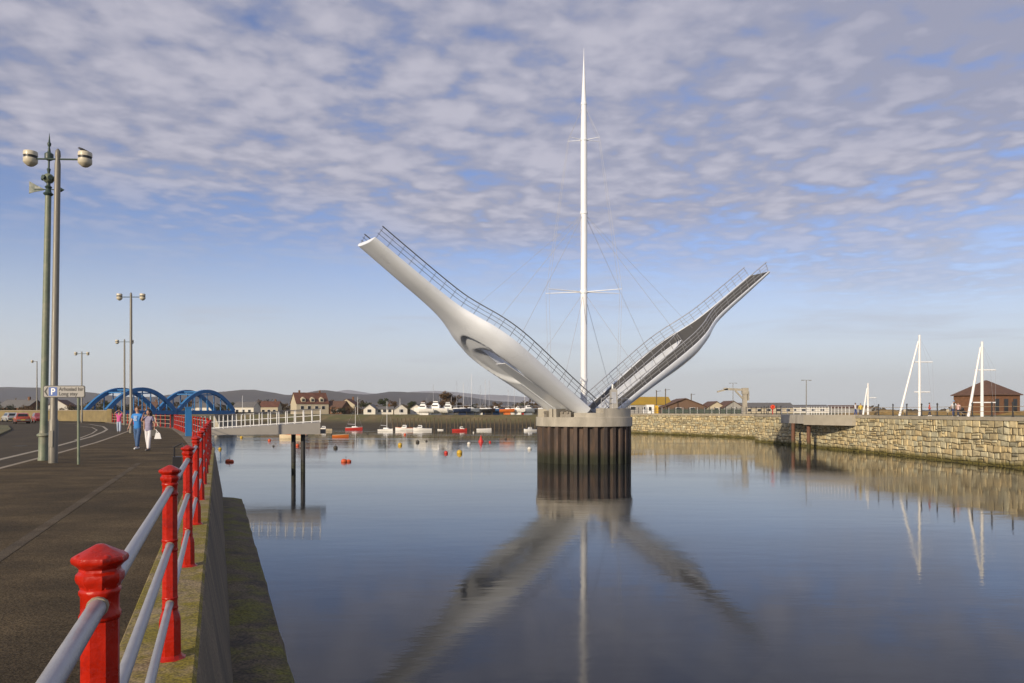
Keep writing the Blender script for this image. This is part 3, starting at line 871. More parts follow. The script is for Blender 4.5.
leaf('bridge_deck', 'bridge deck raised to the right showing its dark walkway and pale edge', UR, R(35.6), 2.2, 5.75, -1, M_STEEL)

# mast
MZ = 5.3
mast = thing('bridge_mast', 'tall white tapering mast rising from the middle of the bridge', 'mast', P + Vector((0, 0, MZ)))
ztip = EYE + (HY - 52) / F * 83
def mz(py): return EYE + (HY - py) / F * 83 - MZ
mb = MB(); mb.lathe([(.46, 0), (.46, .5), (.36, .55), (.36, mz(300)), (.355, mz(140)), (.29, mz(104)), (.16, mz(80)), (.03, mz(55)), (.012, mz(48))], 24); mb.build('mast_tube', M_MAST, mast, smooth=50)
for py, r_, h in ((104, .33, .3), (140, .40, .25), (213, .41, .35), (292, .42, .35), (380, .41, .3)):
    mb = MB(); mb.lathe([(r_ - .03, mz(py) - h / 2), (r_, mz(py) - h / 2 + .03), (r_, mz(py) + h / 2 - .03), (r_ - .03, mz(py) + h / 2)], 24); mb.build('collar', M_MAST, mast, smooth=40)
def spreader(py, hl, angs):
    tips = []
    for a in angs:
        d = Vector((math.cos(R(a)), math.sin(R(a)), 0)); z = mz(py)
        mb = MB(); mb.tube([d * .3 + Vector((0, 0, z)), d * hl + Vector((0, 0, z + .05))], [.065, .035] if hl > 2 else [.04, .025], 8)
        mb.build('spreader', M_MAST, mast, smooth=40); tips.append(d * hl + Vector((0, 0, z + .05)))
    return tips
SA = (18, 162, 205, -25)
t1 = spreader(140, 1.8, SA); t2 = spreader(292, 4.3, SA)
def cable(pts, r=.014):
    mb = MB(); mb.tube(pts, r, 5); mb.build('stay_cable', M_CABLE, mast)
for a, b in zip(t1, t2):
    cable([(0, 0, mz(104)), a, b, Vector((b.x * .92, b.y * .92, mz(398)))], .016)
def leafpt(dirv, alpha, r0, t, y):
    e1 = dirv * math.cos(alpha) + Vector((0, 0, math.sin(alpha))); nn = -dirv * math.sin(alpha) + Vector((0, 0, math.cos(alpha))); e2 = nn.cross(e1)
    return dirv * r0 + Vector((0, 0, 5.75 - MZ)) + e1 * t * LD + e2 * y
for dv, al in ((UL, R(32.6)), (UR, R(36.1))):
    for y in (-3.6, 3.6):
        cable([(0, 0, mz(213)), leafpt(dv, al, 2.0, .40, y)], .02)
        cable([(0, 0, mz(292)), leafpt(dv, al, 2.0, .16, y)], .02)
    cable([(0, 0, mz(213)), leafpt(dv, al, 2.0, .56, 0)], .014)

# ------------------------------------------------------------------ grey approach bridge on the left
ap0, ap1 = Vector((-27.4, 66.5, 0)), Vector((-17.4, 69.0, 0))
apr = thing('footbridge_approach', 'grey footbridge approach with white railings reaching out over the water from the left', 'footbridge', (ap0.x, ap0.y, QL))
t_ = (ap1 - ap0).normalized(); n_ = Vector((t_.y, -t_.x, 0))
mb = MB()
z_t0, z_t1, z_b0, z_b1 = 3.83, 4.5, 3.45, 3.44
hw = 1.7
for s0, s1 in ((0, 1),):
    sec = lambda p, zt, zb: [p + n_ * hw + Vector((0, 0, zb)), p + n_ * hw + Vector((0, 0, zt)), p - n_ * hw + Vector((0, 0, zt)), p - n_ * hw + Vector((0, 0, zb))]
    mb.loft([sec(ap0, z_t0, z_b0), sec(ap0.lerp(ap1, .5), 4.2, 3.45), sec(ap1, z_t1, z_b1)])
mb.build('deck_beam', M_GREYBR, apr, org=(ap0.x, ap0.y, QL))
mb = MB(); mb.box(ap1 + t_ * .25 + Vector((0, 0, 3.65)), (.5, 2.6, .35), rz=math.atan2(t_.y, t_.x)); mb.build('end_buffer', M_SLATE, apr, org=(ap0.x, ap0.y, QL))
for s in (1, -1):
    o_ = n_ * (hw - .1) * s
    def dz_(u): return z_t0 + (z_t1 - z_t0) * u
    for i in range(15):
        u = i / 14; p = ap0.lerp(ap1, u) + o_ + Vector((0, 0, dz_(u)))
        mb = MB(); q = n_ * s
        mb.tube([p, p + q * .06 + Vector((0, 0, .45)), p + q * .02 + Vector((0, 0, .85)), p - q * .05 + Vector((0, 0, 1.2))], .04, 6); mb.build('rail_post', M_WPAINT, apr, org=(ap0.x, ap0.y, QL), smooth=60)
    for z, r_ in ((1.2, .04), (1.08, .018), (.62, .016), (.1, .022)):
        mb = MB(); mb.tube([ap0 + o_ + Vector((0, 0, z_t0 + z)), ap1 + o_ + Vector((0, 0, z_t1 + z))], r_, 6); mb.build('rail', M_WPAINT if z < 1.0 else M_STEELD, apr, org=(ap0.x, ap0.y, QL))
for px in (293.5, 303):
    p = at(px, 433, 68.4)
    mb = MB(); mb.tube([(p.x, 68.4, -1.5), (p.x, 68.4, 3.46)], .2, 16); mb.build('pile', M_PILEB, apr, org=(ap0.x, ap0.y, QL), smooth=40)

# ------------------------------------------------------------------ blue bowstring road bridge far left
BA = 68
br0 = Vector((-110, 196, 5.6)); bdir = Vector((math.cos(R(BA)), math.sin(R(BA)), 0)); bn = Vector((bdir.y, -bdir.x, 0))
bb = thing('road_bridge', 'blue twin arched road bridge crossing the river at the far left', 'bridge', br0)
SPAN, BW, RISE = 22.0, 7.5, 5.7
for k in range(2):
    o0 = bdir * (k * (SPAN + 1.2))
    for s in (0, 1):
        side = bn * BW * s
        mb = MB(); rings = []
        for i in range(25):
            u = i / 24; z = RISE * (1 - (2 * u - 1) ** 2)
            slope = -RISE * 4 * (2 * u - 1) / SPAN
            tng = (bdir + Vector((0, 0, slope))).normalized(); nr = bn.cross(tng).normalized()
            c = o0 + side + bdir * u * SPAN + Vector((0, 0, z))
            hh = .52; ww = .4
            rings.append([c + nr * hh + bn * ww, c - nr * hh + bn * ww, c - nr * hh - bn * ww, c + nr * hh - bn * ww])
        mb.loft(rings); mb.build('arch_rib', M_BLUE, bb, smooth=25)
        for i in range(1, 8):
            u = i / 8; z = RISE * (1 - (2 * u - 1) ** 2)
            mb = MB(); c = o0 + side + bdir * u * SPAN
            mb.box(c + Vector((0, 0, z / 2)), (.22, .22, z), rz=R(BA)); mb.build('hanger', M_BLUE, bb)
        mb = MB(); mb.beam(o0 + side - bdir * .4 + Vector((0, 0, -.5)), o0 + side + bdir * (SPAN + .4) + Vector((0, 0, -.5)), .5, 1.1); mb.build('side_girder', M_BLUE, bb)
    for u in (.3, .42, .58, .7):
        z = RISE * (1 - (2 * u - 1) ** 2)
        mb = MB(); mb.beam(o0 + bdir * u * SPAN + Vector((0, 0, z)), o0 + bn * BW + bdir * u * SPAN + Vector((0, 0, z)), .35, .35); mb.build('cross_brace', M_BLUE, bb)
mb = MB(); mb.beam(bn * BW / 2 - bdir * 10 + Vector((0, 0, -.7)), bn * BW / 2 + bdir * 62 + Vector((0, 0, -.7)), BW - .6, .5); mb.build('road_deck', M_ROAD, bb)
for k in range(3):
    mb = MB(); c = bdir * (k * (SPAN + 1.2) - .6) + bn * BW / 2
    mb.box(c + Vector((0, 0, -4)), (1.4, BW, 6.0), rz=R(BA)); mb.build('river_pier', M_CONC, bb)

# beige parapet wall beyond the road
pw = thing('parapet_wall', 'low sandy coloured parapet wall along the far side of the bending road', 'wall', C4)
wpts = [C4 + Vector((-.6, .3, 0)), Vector((-67, 119, QL)), Vector((-82, 126, QL)), Vector((-105, 132, QL)), Vector((-150, 138, QL))]
mb = MB()
for a, b in zip(wpts[:-1], wpts[1:]): mb.beam(a + Vector((0, 0, .8)), b + Vector((0, 0, .8)), .4, 1.62)
mb.build('wall_body', M_BEIGEW, pw, org=C4)
mb = MB()
for a, b in zip(wpts[:-1], wpts[1:]): mb.beam(a + Vector((0, 0, 1.68)), b + Vector((0, 0, 1.68)), .52, .12)
mb.build('coping', M_KERB, pw, org=C4)
MB().box((-.1, 0, .95), (.8, .8, 1.9)).build('end_pillar', M_BEIGEW, pw)

# ------------------------------------------------------------------ lamps, vane column, sign
def lean(o, deg): o.rotation_euler = (0, R(deg), o.rotation_euler.z)
def lantern_parts(par, c, sc=1.0):
    mb = MB(); mb.lathe([(.10, .21), (.19, .20), (.20, .17), (.20, .07)], 20, c=c); o = mb.build('lantern', M_CREAM, par, smooth=40)
    mb = MB(); mb.lathe([(.185, .07), (.185, -.01)], 20, c=c); mb.build('dark_band', M_BLACK, o, smooth=40)
    mb = MB(); mb.lathe([(.20, -.01), (.20, -.13), (.17, -.17), (.09, -.24), (.03, -.26)], 20, c=c); mb.build('lower_shade', M_CREAM, o, smooth=40)
    return o
def twin_lamp(loc, h, label, arm=.84, rz=0.0, ln=0.0):
    rt = thing('street_lamp', label, 'street lamp', loc, rz, 'lamps along the quay road')
    mb = MB(); mb.lathe([(.13, 0), (.13, 1.3), (.105, 1.36), (.085, h - .35), (.06, h - .2), (.085, h - .1), (.07, h + .05), (.02, h + .12)], 16); mb.build('pole', M_POLE, rt, smooth=40)
    MB().box((0, -.135, .75), (.12, .02, .5)).build('access_door', M_POLE, rt)
    for s in (-1, 1):
        mb = MB(); mb.tube([(s * .05, 0, h - .2), (s * (arm - .1), 0, h - .2)], .028, 8); mb.build('arm', M_VERD, rt)
        lantern_parts(rt, (s * arm, 0, h - .18))
    if ln: lean(rt, ln)
    return rt
lp1 = gnd(53, 463, QL)
lampA = twin_lamp(lp1, 9.55, 'tall twin lantern street lamp standing beside the green vane column', ln=.9)
lpos = [(gnd(131, 433, QL), 10.1, 'twin lantern street lamp behind the walking couple, taller of two close together', 0),
        (gnd(124.5, 425, QL), 9.7, 'thinner twin lantern street lamp just left of the one by the couple', 0),
        (Vector((-60.0, 106, QL)), 9.8, 'distant twin lantern street lamp beside the sandy parapet wall', 0)]
for p, h, lb, r_ in lpos:
    c = dup(lampA, p, r_, lb); c.rotation_euler = (0, 0, r_); c.scale = (1, 1, h / 9.55)
p = Vector((-80, 128, QL))
sl_ = thing('street_lamp', 'single armed street lamp standing farthest off on the left above the cars', 'street lamp', p)
mb = MB(); mb.lathe([(.12, 0), (.07, 10)], 10); mb.build('pole', M_POLE, sl_)
mb = MB(); mb.tube([(0, 0, 9.9), (-.8, 0, 9.95)], .04, 6); mb.build('arm', M_POLE, sl_)
lantern_parts(sl_, (-.8, 0, 9.95))
# bird on the lamp
def lamp_world(local): return lampA.matrix_basis @ Vector(local)
tp = lamp_world((.78, 0, 9.55 + .03))
bd = thing('bird', 'small dark bird perched on the right lantern of the tall near lamp', 'bird', tp, R(200))
mb = MB(); mb.tube([(-.16, 0, .03), (-.06, 0, .05), (.02, 0, .07), (.08, 0, .1), (.115, 0, .115), (.15, 0, .11)], [.008, .03, .045, .035, .025, .004], 10); mb.build('body', M_BLACK, bd, smooth=60)
for s in (-1, 1):
    mb = MB(); mb.tube([(.01, s * .02, .04), (.015, s * .02, 0)], .005, 5); mb.build('leg', M_BLACK, bd)

# vane column
vp = gnd(43.2, 460.5, QL)
vc = thing('vane_column', 'old pale green iron column topped with a ball and weather vane', 'column', vp)
hv = lambda py: (460.5 - py) / F * vp.y
mb = MB(); mb.lathe([(.16, 0), (.16, .05), (.145, .1), (.145, hv(437)), (.2, hv(436)), (.2, hv(434.5)), (.13, hv(433)), (.115, hv(428)), (.105, hv(300)), (.09, hv(196))], 16); mb.build('shaft', M_GREENP, vc, smooth=40)
mb = MB(); mb.lathe([(.09, hv(196)), (.13, hv(194.8)), (.15, hv(193.6)), (.1, hv(192.5)), (.07, hv(189)), (.11, hv(187)), (.06, hv(185.5)), (.06, hv(183))], 16); mb.build('capital', M_VERD, vc, smooth=40)
mb = MB(); mb.ball((0, 0, hv(178.5)), .165, 16, 10); bo = mb.build('ball', M_GREENP, vc, smooth=60)
for a in (250, 180, 315, 0):
    d = Vector((math.cos(R(a)), math.sin(R(a)), 0)); mb = MB()
    c = d * .15 + Vector((0, 0, hv(178.5)))
    mb.tube([c, c + d * .06], .07, 12); mb.build('nozzle', M_VERD, bo, smooth=40)
mb = MB(); mb.lathe([(.03, hv(174)), (.06, hv(169)), (.03, hv(168)), (.03, hv(161)), (.13, hv(159)), (.13, hv(154)), (.05, hv(152)), (.025, hv(147)), (.05, hv(145.5)), (.06, hv(143.5)), (.03, hv(142)), (.012, hv(136)), (.003, hv(133))], 14); mb.build('finial', M_VERD, vc, smooth=40)
mb = MB(); z = hv(189.5)
mb.tube([(-.45, 0, z), (.42, 0, z)], .016, 6); ar = mb.build('vane_rod', M_VERD, vc)
mb = MB(); mb.add([(-.45, -.008, z - .09), (-.62, -.008, z - .14), (-.62, -.008, z + .26), (-.45, -.008, z + .17), (-.15, -.008, z + .02), (-.15, -.008, z - .03), (-.45, .008, z - .09), (-.62, .008, z - .14), (-.62, .008, z + .26), (-.45, .008, z + .17), (-.15, .008, z + .02), (-.15, .008, z - .03)],
    [(0, 1, 2, 3, 4, 5), (11, 10, 9, 8, 7, 6), (0, 6, 7, 1), (1, 7, 8, 2), (2, 8, 9, 3), (3, 9, 10, 4), (4, 10, 11, 5), (5, 11, 6, 0)]); mb.build('vane_tail', M_VERD, ar)
mb = MB(); mb.tube([(.38, 0, z), (.40, 0, z), (.52, 0, z)], [.02, .075, .004], 10); mb.build('vane_point', M_VERD, ar)
lean(vc, 1.1)

# parking sign
spx = gnd(78.5, 464.5, QL); Ys = spx.y
sg = thing('parking_sign', 'white direction sign for long stay parking on a thin pole', 'road sign', spx)
hs = lambda py: (464.5 - py) / F * Ys
mb = MB(); mb.tube([(0, 0, 0), (0, 0, hs(387))], .038, 10); mb.build('pole', M_GREENP, sg, smooth=40)
x0, x1, z0, z1 = (44.5 - 78.5) / F * Ys, (86 - 78.5) / F * Ys, hs(397.6), hs(385.6)
def rrect(x0, x1, z0, z1, r, y0, y1):
    pts = []
    for cx, cz, a0 in ((x1 - r, z1 - r, 0), (x0 + r, z1 - r, 90), (x0 + r, z0 + r, 180), (x1 - r, z0 + r, 270)):
        for k in range(5): a = R(a0 + 22.5 * k); pts.append((cx + r * math.cos(a), cz + r * math.sin(a)))
    mb = MB(); n = len(pts)
    mb.add([(p[0], y0, p[1]) for p in pts] + [(p[0], y1, p[1]) for p in pts], [tuple(range(n)), tuple(range(n, 2 * n))[::-1]] + [(k, (k + 1) % n, n + (k + 1) % n, n + k) for k in range(n)])
    return mb
yb = -.05
plate = rrect(x0, x1, z0, z1, .05, yb - .012, yb + .012).build('plate', M_BLACK, sg)
rrect(x0 + .022, x1 - .022, z0 + .022, z1 - .022, .04, yb - .016, yb - .0125).build('panel', mat('sign white', (.27, .262, .25), .45, var=.05), plate)
zc_ = (z0 + z1) / 2; hgt = z1 - z0
mb = MB(); mb.add([(x0 + .03, yb - .0185, zc_), (x0 + .12, yb - .0185, zc_ + hgt * .36), (x0 + .155, yb - .0185, zc_ + hgt * .36), (x0 + .095, yb - .0185, zc_), (x0 + .155, yb - .0185, zc_ - hgt * .36), (x0 + .12, yb - .0185, zc_ - hgt * .36)], [(0, 1, 2, 3), (0, 3, 4, 5)]); mb.build('chevron', M_BLACK, plate)
rrect(x0 + .165, x0 + .42, zc_ - .128, zc_ + .128, .015, yb - .019, yb - .0162).build('blue_square', mat('sign blue', (.02, .085, .33), .4, var=.05), plate)
def text(name, s, x, z, size, m, par, y):
    cu = bpy.data.curves.new(name, 'FONT'); cu.body = s; cu.size = size; cu.extrude = .001
    cu.offset = .004
    tmp = bpy.data.objects.new('tmp', cu)
    me = bpy.data.meshes.new_from_object(tmp); bpy.data.objects.remove(tmp); bpy.data.curves.remove(cu)
    o = bpy.data.objects.new(name, me); COL.objects.link(o)
    o.rotation_euler = (R(90), 0, 0); o.location = (x, y, z); me.materials.clear(); me.materials.append(m); o.parent = par
    return o
text('letter', 'P', x0 + .225, zc_ - .09, .27, M_WPAINT, plate, yb - .021)
text('lettering', 'Arhosiad hir', x0 + .47, zc_ + .025, .145, M_BLACK, plate, yb - .019)
text('lettering', 'Long stay', x0 + .47, zc_ - .115, .145, M_BLACK, plate, yb - .019)

# ------------------------------------------------------------------ cars
def car(loc, rz, label, col, name, Lc=3.9, Wc=1.7, Hc=1.46):
    rt = thing('parked_car' if False else 'car', label, 'car', loc, rz, 'cars on the road')
    pm = mat(name, col, .3, var=.08, coat=.4)
    # local x forward; body cross-sections lofted along x
    prof = [(-1.0, .36, .80, .86), (-.97, .28, .92, .95), (-.7, .24, .96, 1.0), (0, .22, .95, 1.0), (.55, .24, .93, 1.0), (.9, .28, .76, .95), (1.0, .36, .62, .84)]
    mb = MB(); rings = []
    for x, zb, zt, w in prof:
        X = x * Lc / 2; hw_ = w * Wc / 2
        rings.append([(X, -hw_ * .94, zb), (X, hw_ * .94, zb), (X, hw_, zb + .2), (X, hw_, zt - .16), (X, hw_ * .93, zt), (X, -hw_ * .93, zt), (X, -hw_, zt - .16), (X, -hw_, zb + .2)])
    mb.loft(rings); mb.build('body', pm, rt, smooth=35)
    mb = MB(); rings = []
    for x, z, w in ((-.93, .9, .88), (-.80, 1.36, .74), (-.6, Hc, .70), (0.1, Hc, .70), (.2, Hc - .05, .72), (.52, .92, .86)):
        X = x * Lc / 2; hw_ = w * Wc / 2; zl = .88
        rings.append([(X, -Wc * .45, zl), (X, Wc * .45, zl), (X, hw_, z), (X, -hw_, z)])
    mb.loft(rings); cb_ = mb.build('cabin', pm, rt, smooth=30)
    mb = MB(); mb.add([(-.905 * Lc / 2, -.66 * Wc / 2 - .05, .98), (-.905 * Lc / 2, .66 * Wc / 2 + .05, .98), (-.82 * Lc / 2, .6 * Wc / 2, 1.33), (-.82 * Lc / 2, -.6 * Wc / 2, 1.33)], [(0, 1, 2, 3)])
    for v in range(4): mb.v[v] = (mb.v[v][0] - .03, mb.v[v][1], mb.v[v][2])
    mb.build('rear_window', M_GLASS, rt)
    for s in (-1, 1):
        mb = MB(); y1_, y2_ = s * (Wc * .445 + .01), s * (.72 * Wc / 2 + .025)
        mb.add([(-.68 * Lc / 2, y1_, .97), (.36 * Lc / 2, y1_, .97), (.17 * Lc / 2, y2_, 1.36), (-.62 * Lc / 2, y2_, 1.36)], [(0, 1, 2, 3)]); mb.build('side_window', M_GLASS, rt)
        mb = MB(); mb.box((-.965 * Lc / 2, s * Wc * .42, .82), (.08, .16, .3)); mb.build('tail_light', paint('tail red', (.4, .02, .02), .3), rt)
        for x in (-.62, .64):
            mb = MB(); mb.tube([(x * Lc / 2, s * (Wc / 2 - .2), .31), (x * Lc / 2, s * (Wc / 2 + .01), .31)], .31, 18)
            wh = mb.build('wheel', M_BLACK, rt, smooth=40)
            mb = MB(); mb.tube([(x * Lc / 2, s * (Wc / 2 + .0), .31), (x * Lc / 2, s * (Wc / 2 + .02), .31)], .19, 14); mb.build('rim', M_STEEL, wh)
    mb = MB(); mb.box((-1.0 * Lc / 2 - .02, 0, .48), (.1, Wc * .9, .22)); mb.build('rear_bumper', M_SLATE, rt)
    mb = MB(); mb.box((-1.0 * Lc / 2 - .075, 0, .52), (.012, .5, .11)); mb.build('number_plate', paint('plate yellow', (.6, .45, .05)), rt)
    return rt
car(gnd(21.5, 423.5, zr), R(128), 'orange red hatchback seen from behind on the bend', (.36, .06, .03), 'orange red car paint')
car(gnd(10.0, 421.6, zr), R(138), 'silver grey car ahead of the orange red hatchback', (.34, .35, .36), 'silver car paint')
car(gnd(39.5, 422.6, zr), R(-50), 'dark red car half hidden behind the green vane column', (.24, .03, .03), 'dark red car paint')

# ------------------------------------------------------------------ people
SKIN_ = mat('skin', (.42, .24, .17), .55, var=.06)
def skin_mesh(name, chains, m, parent, sub=2):
    """one continuous skinned surface from chains of (point, radius); points equal within 1 mm join"""
    vs, es, rs, idx = [], [], [], {}
    def vid(p, r):
        k = tuple(round(c, 3) for c in p)
        if k not in idx: idx[k] = len(vs); vs.append(k); rs.append(r)
        return idx[k]
    for ch in chains:
        prev = None
        for p, r in ch:
            i = vid(p, r)
            if prev is not None and prev != i: es.append((prev, i))
            prev = i
    me = bpy.data.meshes.new(name); me.from_pydata(vs, es, [])
    o = bpy.data.objects.new(name, me); COL.objects.link(o); o.parent = parent
    sk = o.modifiers.new('skin', 'SKIN'); sk.use_smooth_shade = True
    for i, v in enumerate(me.skin_vertices[0].data):
        r = rs[i]; v.radius = r if isinstance(r, tuple) else (r, r); v.use_root = (i == 0)
    if sub:
        s = o.modifiers.new('sub', 'SUBSURF'); s.levels = sub; s.render_levels = sub
    me.materials.append(m)
    dg = bpy.context.evaluated_depsgraph_get()
    ev = o.evaluated_get(dg)
    nm = bpy.data.meshes.new_from_object(ev)
    o.modifiers.clear(); old = o.data; o.data = nm
    if len(nm.materials) == 0: nm.materials.append(m)
    nm.shade_smooth()
    bpy.data.meshes.remove(old)
    return o
def person(loc, rz, label, top, bottom, hair, h=1.75, stride=.16, arms=None, long_hair=False, female=False, sleeves='short', hat=None, printed=False, detail=True):
    """faces local -y"""
    rt = thing('person', label, 'person', loc, rz)
    k = h / 1.75
    def V(x, y, z): return (x * k, y * k, z * k)
    sw = .165 if female else .19
    hipz, shz = .90, 1.42
    legs = {}
    for s in (-1, 1):
        f = -stride * s
        legs[s] = [V(.09 * s, 0, hipz - .06), V(.095 * s, f * .45 - .03, .49), V(.09 * s, f, .09)]
    arm = {}
    for s in (-1, 1):
        sh = V(sw * s, 0, shz - .02)
        if arms and s in arms: el, wr = [V(*q) for q in arms[s]]
        else: el, wr = V((sw + .06) * s, .02 + .08 * s, 1.14), V((sw + .07) * s, -.06 + .13 * s, .90)
        arm[s] = [sh, el, wr]
    body = [[(V(0, 0, hipz), (.13 * k, .10 * k)), (V(0, .0, 1.12), (.12 * k, .09 * k)), (V(0, 0, 1.32), (.145 * k, .10 * k)), (V(0, .0, 1.45), (.075 * k, .065 * k)), (V(0, .0, 1.53), .05 * k), (V(0, -.015, 1.60), (.065 * k, .075 * k)), (V(0, -.01, 1.67), (.075 * k, .09 * k)), (V(0, 0, 1.735), (.05 * k, .06 * k))]]
    body.append([(V(0, -.015, 1.60), .065 * k), (V(0, -.10, 1.625), .014 * k)])
    for s in (-1, 1):
        body.append([(V(0, 0, hipz), .12 * k), (legs[s][0], .082 * k), (legs[s][1], .055 * k), (legs[s][2], .036 * k), ((legs[s][2][0], legs[s][2][1] - .12 * k, .035 * k), .03 * k)])
        a = arm[s]
        e, w_ = Vector(a[1]), Vector(a[2]); d = (w_ - e).normalized()
        palm = w_ + d * .07 * k
        body.append([(V(0, 0, 1.32), .14 * k), (a[0], .055 * k), (a[1], .04 * k), (a[2], .026 * k), (tuple(palm), (.036 * k, .02 * k))])
        if detail:
            side = d.cross(Vector((1, 0, 0))).normalized()
            bend = Vector((-s, 0, 0)) * .3
            for j, ln in enumerate((.062, .072, .068, .052)):
                b0 = palm + side * (j - 1.5) * .017 * k
                body.append([(tuple(palm), .02), (tuple(b0 + d * .03 * k), .0085 * k), (tuple(b0 + d * (.03 + ln * .6) * k + bend * .02), .008 * k), (tuple(b0 + d * (.03 + ln) * k + bend * .07), .006 * k)])
            th = w_ + d * .025 * k
            body.append([(a[2], .026), (tuple(th + side * -.035 * k), .010 * k), (tuple(th + side * -.05 * k + d * .04 * k), .008 * k)])
    skin_mesh('body', body, SKIN_, rt, 2 if detail else 1)
    # clothes
    tr = [[(V(0, 0, hipz + .09), (.145 * k, .115 * k)), (V(0, 0, hipz), (.15 * k, .12 * k))]]
    for s in (-1, 1):
        tr.append([(V(0, 0, hipz), .14 * k), (legs[s][0], .10 * k), (legs[s][1], .078 * k), ((legs[s][2][0], legs[s][2][1], legs[s][2][2] - .02 * k), .075 * k)])
    skin_mesh('trousers', tr, bottom, rt, 2 if detail else 1)
    tp_ = [[(V(0, 0, .79), (.17 * k, .14 * k)), (V(0, 0, .92), (.165 * k, .135 * k)), (V(0, 0, 1.10), (.145 * k, .115 * k)), (V(0, 0, 1.32), (.165 * k, .125 * k)), (V(0, 0, 1.455), (.085 * k, .075 * k))]]
    for s in (-1, 1):
        a = arm[s]
        if sleeves == 'short':
            m_ = tuple(Vector(a[0]).lerp(Vector(a[1]), .62)); tp_.append([(V(0, 0, 1.32), .15 * k), (a[0], .078 * k), (m_, .068 * k)])
        else:
            m_ = tuple(Vector(a[1]).lerp(Vector(a[2]), .92)); tp_.append([(V(0, 0, 1.32), .15 * k), (a[0], .075 * k), (a[1], .058 * k), (m_, .042 * k)])
    skin_mesh('top', tp_, top, rt, 2 if detail else 1)
    hr = MB(); hr.ball(V(0, .022, 1.685), .098 * k, 14, 9, .93, 1.05, 1.02); hr.build('hair', hair, rt, smooth=60)
    if long_hair:
        mb = MB(); mb.tube([V(0, .07, 1.70), V(0, .10, 1.58), V(0, .115, 1.42), V(0, .11, 1.32)], [.07 * k, .09 * k, .085 * k, .03 * k], 10); mb.build('long_hair', hair, rt, smooth=60)
    if hat:
        mb = MB(); mb.lathe([(.115 * k, 1.71 * k), (.11 * k, 1.75 * k), (.08 * k, 1.80 * k), (.02 * k, 1.82 * k)], 14); mb.build('hat', hat, rt, smooth=50)
    for s in (-1, 1):
        mb = MB(); q = legs[s][2]
        mb.tube([(q[0], q[1] + .07 * k, .045 * k), (q[0], q[1], .05 * k), (q[0], q[1] - .1 * k, .04 * k), (q[0], q[1] - .17 * k, .03 * k)], [.03 * k, .045 * k, .045 * k, .028 * k], 10); mb.build('shoe', M_WPAINT if not female else M_SLATE, rt, smooth=60)
        if detail:
            mb = MB(); mb.ball(V(.03 * s, -.093, 1.655), .009, 8, 6); mb.build('eye', M_BLACK, rt)
            mb = MB(); mb.ball(V(.078 * s, .0, 1.635), .028 * k, 8, 6, .4, .7, 1.1); mb.build('ear', SKIN_, rt)
    if printed:
        mb = MB()
        for i in range(5):
            z = 1.36 - i * .045
            mb.box(V(random.uniform(-.02, .02), -.137, z), (.17 - .02 * (i % 3), .012, .022))
        mb.build('shirt_print', paint('pale print', (.45, .55, .7)), rt)
    return rt
DEN = mat('blue denim', (.045, .095, .21), .8, var=.2, vscale=12)
WTR = mat('white cotton', (.66, .65, .68), .8, var=.06)
HAIRD = mat('dark hair', (.022, .016, .012), .5, var=.2)
HAIRB = mat('brown hair', (.08, .045, .025), .5, var=.2)
man = person(gnd(137.5, 449.0, QL), R(-12), 'man in bright blue printed T-shirt and jeans walking towards us', mat('bright blue cotton', (.03, .19, .52), .8, var=.1), DEN, HAIRB, 1.78, .14, printed=True)
wp = gnd(148.6, 450.6, QL)
wom = person(wp, R(-14), 'dark haired woman in striped lilac top and white trousers beside the man', mat('lilac stripes', (.24, .22, .32), .8, var=.35, vscale=30, stretch=(.1, .1, 1.6)), WTR, HAIRD, 1.66, .13, long_hair=True, female=True, arms={-1: ((-.26, -.12, 1.25), (-.10, -.2, 1.5))})
hbg = thing('handbag', 'dark handbag hanging beside the woman in white trousers', 'handbag', wp + Vector((.25, -.05, .60)))
MB().box((0, 0, .12), (.22, .12, .24), taper=.85).build('bag_body', M_BLACK, hbg)
mb = MB(); mb.tube([(-.08, 0, .23), (-.06, 0, .36), (.06, 0, .36), (.08, 0, .23)], .01, 6); mb.build('handle', M_BLACK, hbg)
cbg = thing('carrier_bag', 'crumpled white carrier bag held beside the woman', 'bag', wp + Vector((.42, -.10, .50)))
mb = MB(); mb.box((0, 0, .1), (.26, .11, .24), taper=.55, rz=.3); mb.build('bag_body', M_WPAINT, cbg, smooth=60)
mb = MB(); mb.tube([(-.05, 0, .2), (-.08, .02, .36), (-.10, .02, .36), (.05, 0, .2)], .012, 6); mb.build('handle', M_WPAINT, cbg)
person(gnd(119, 432.5, QL), R(20), 'woman in pink top and pale jeans with hands raised to her head', mat('pink cotton', (.6, .1, .28), .8, var=.08), mat('pale denim', (.38, .45, .58), .8, var=.1), HAIRD, 1.68, .2, female=True, arms={-1: ((-.28, -.1, 1.5), (-.10, -.13, 1.66)), 1: ((.28, -.1, 1.5), (.10, -.13, 1.66))})
def qpt(px, Y): return Vector(((px - CX) / F * Y, Y, QR - .02))
TBL = mat('navy cotton', (.03, .06, .2), .8); TWH = mat('white jersey', (.6, .6, .62), .8); TYE = mat('yellow jacket', (.5, .38, .06), .7); TRED = mat('red jacket', (.42, .05, .04), .7); TPK = mat('pale pink cotton', (.6, .42, .42), .8); TSK = mat('sky blue cotton', (.15, .3, .5), .8)
DK = mat('dark trousers', (.04, .045, .07), .8)
person(qpt(855.5, 107), R(40), 'person in white top and navy trousers at the end of the stone landing', TWH, TBL, HAIRD, 1.74, .1, sleeves='long', detail=False)
person(qpt(860.5, 107.5), R(-30), 'person in yellow jacket beside the white topped walker on the quay', TYE, DK, HAIRB, 1.68, .1, sleeves='long', detail=False)
person(qpt(929.5, 93), R(60), 'person in red and white top between the two tall white masts', TRED, DK, HAIRD, 1.62, .12, sleeves='long', detail=False)
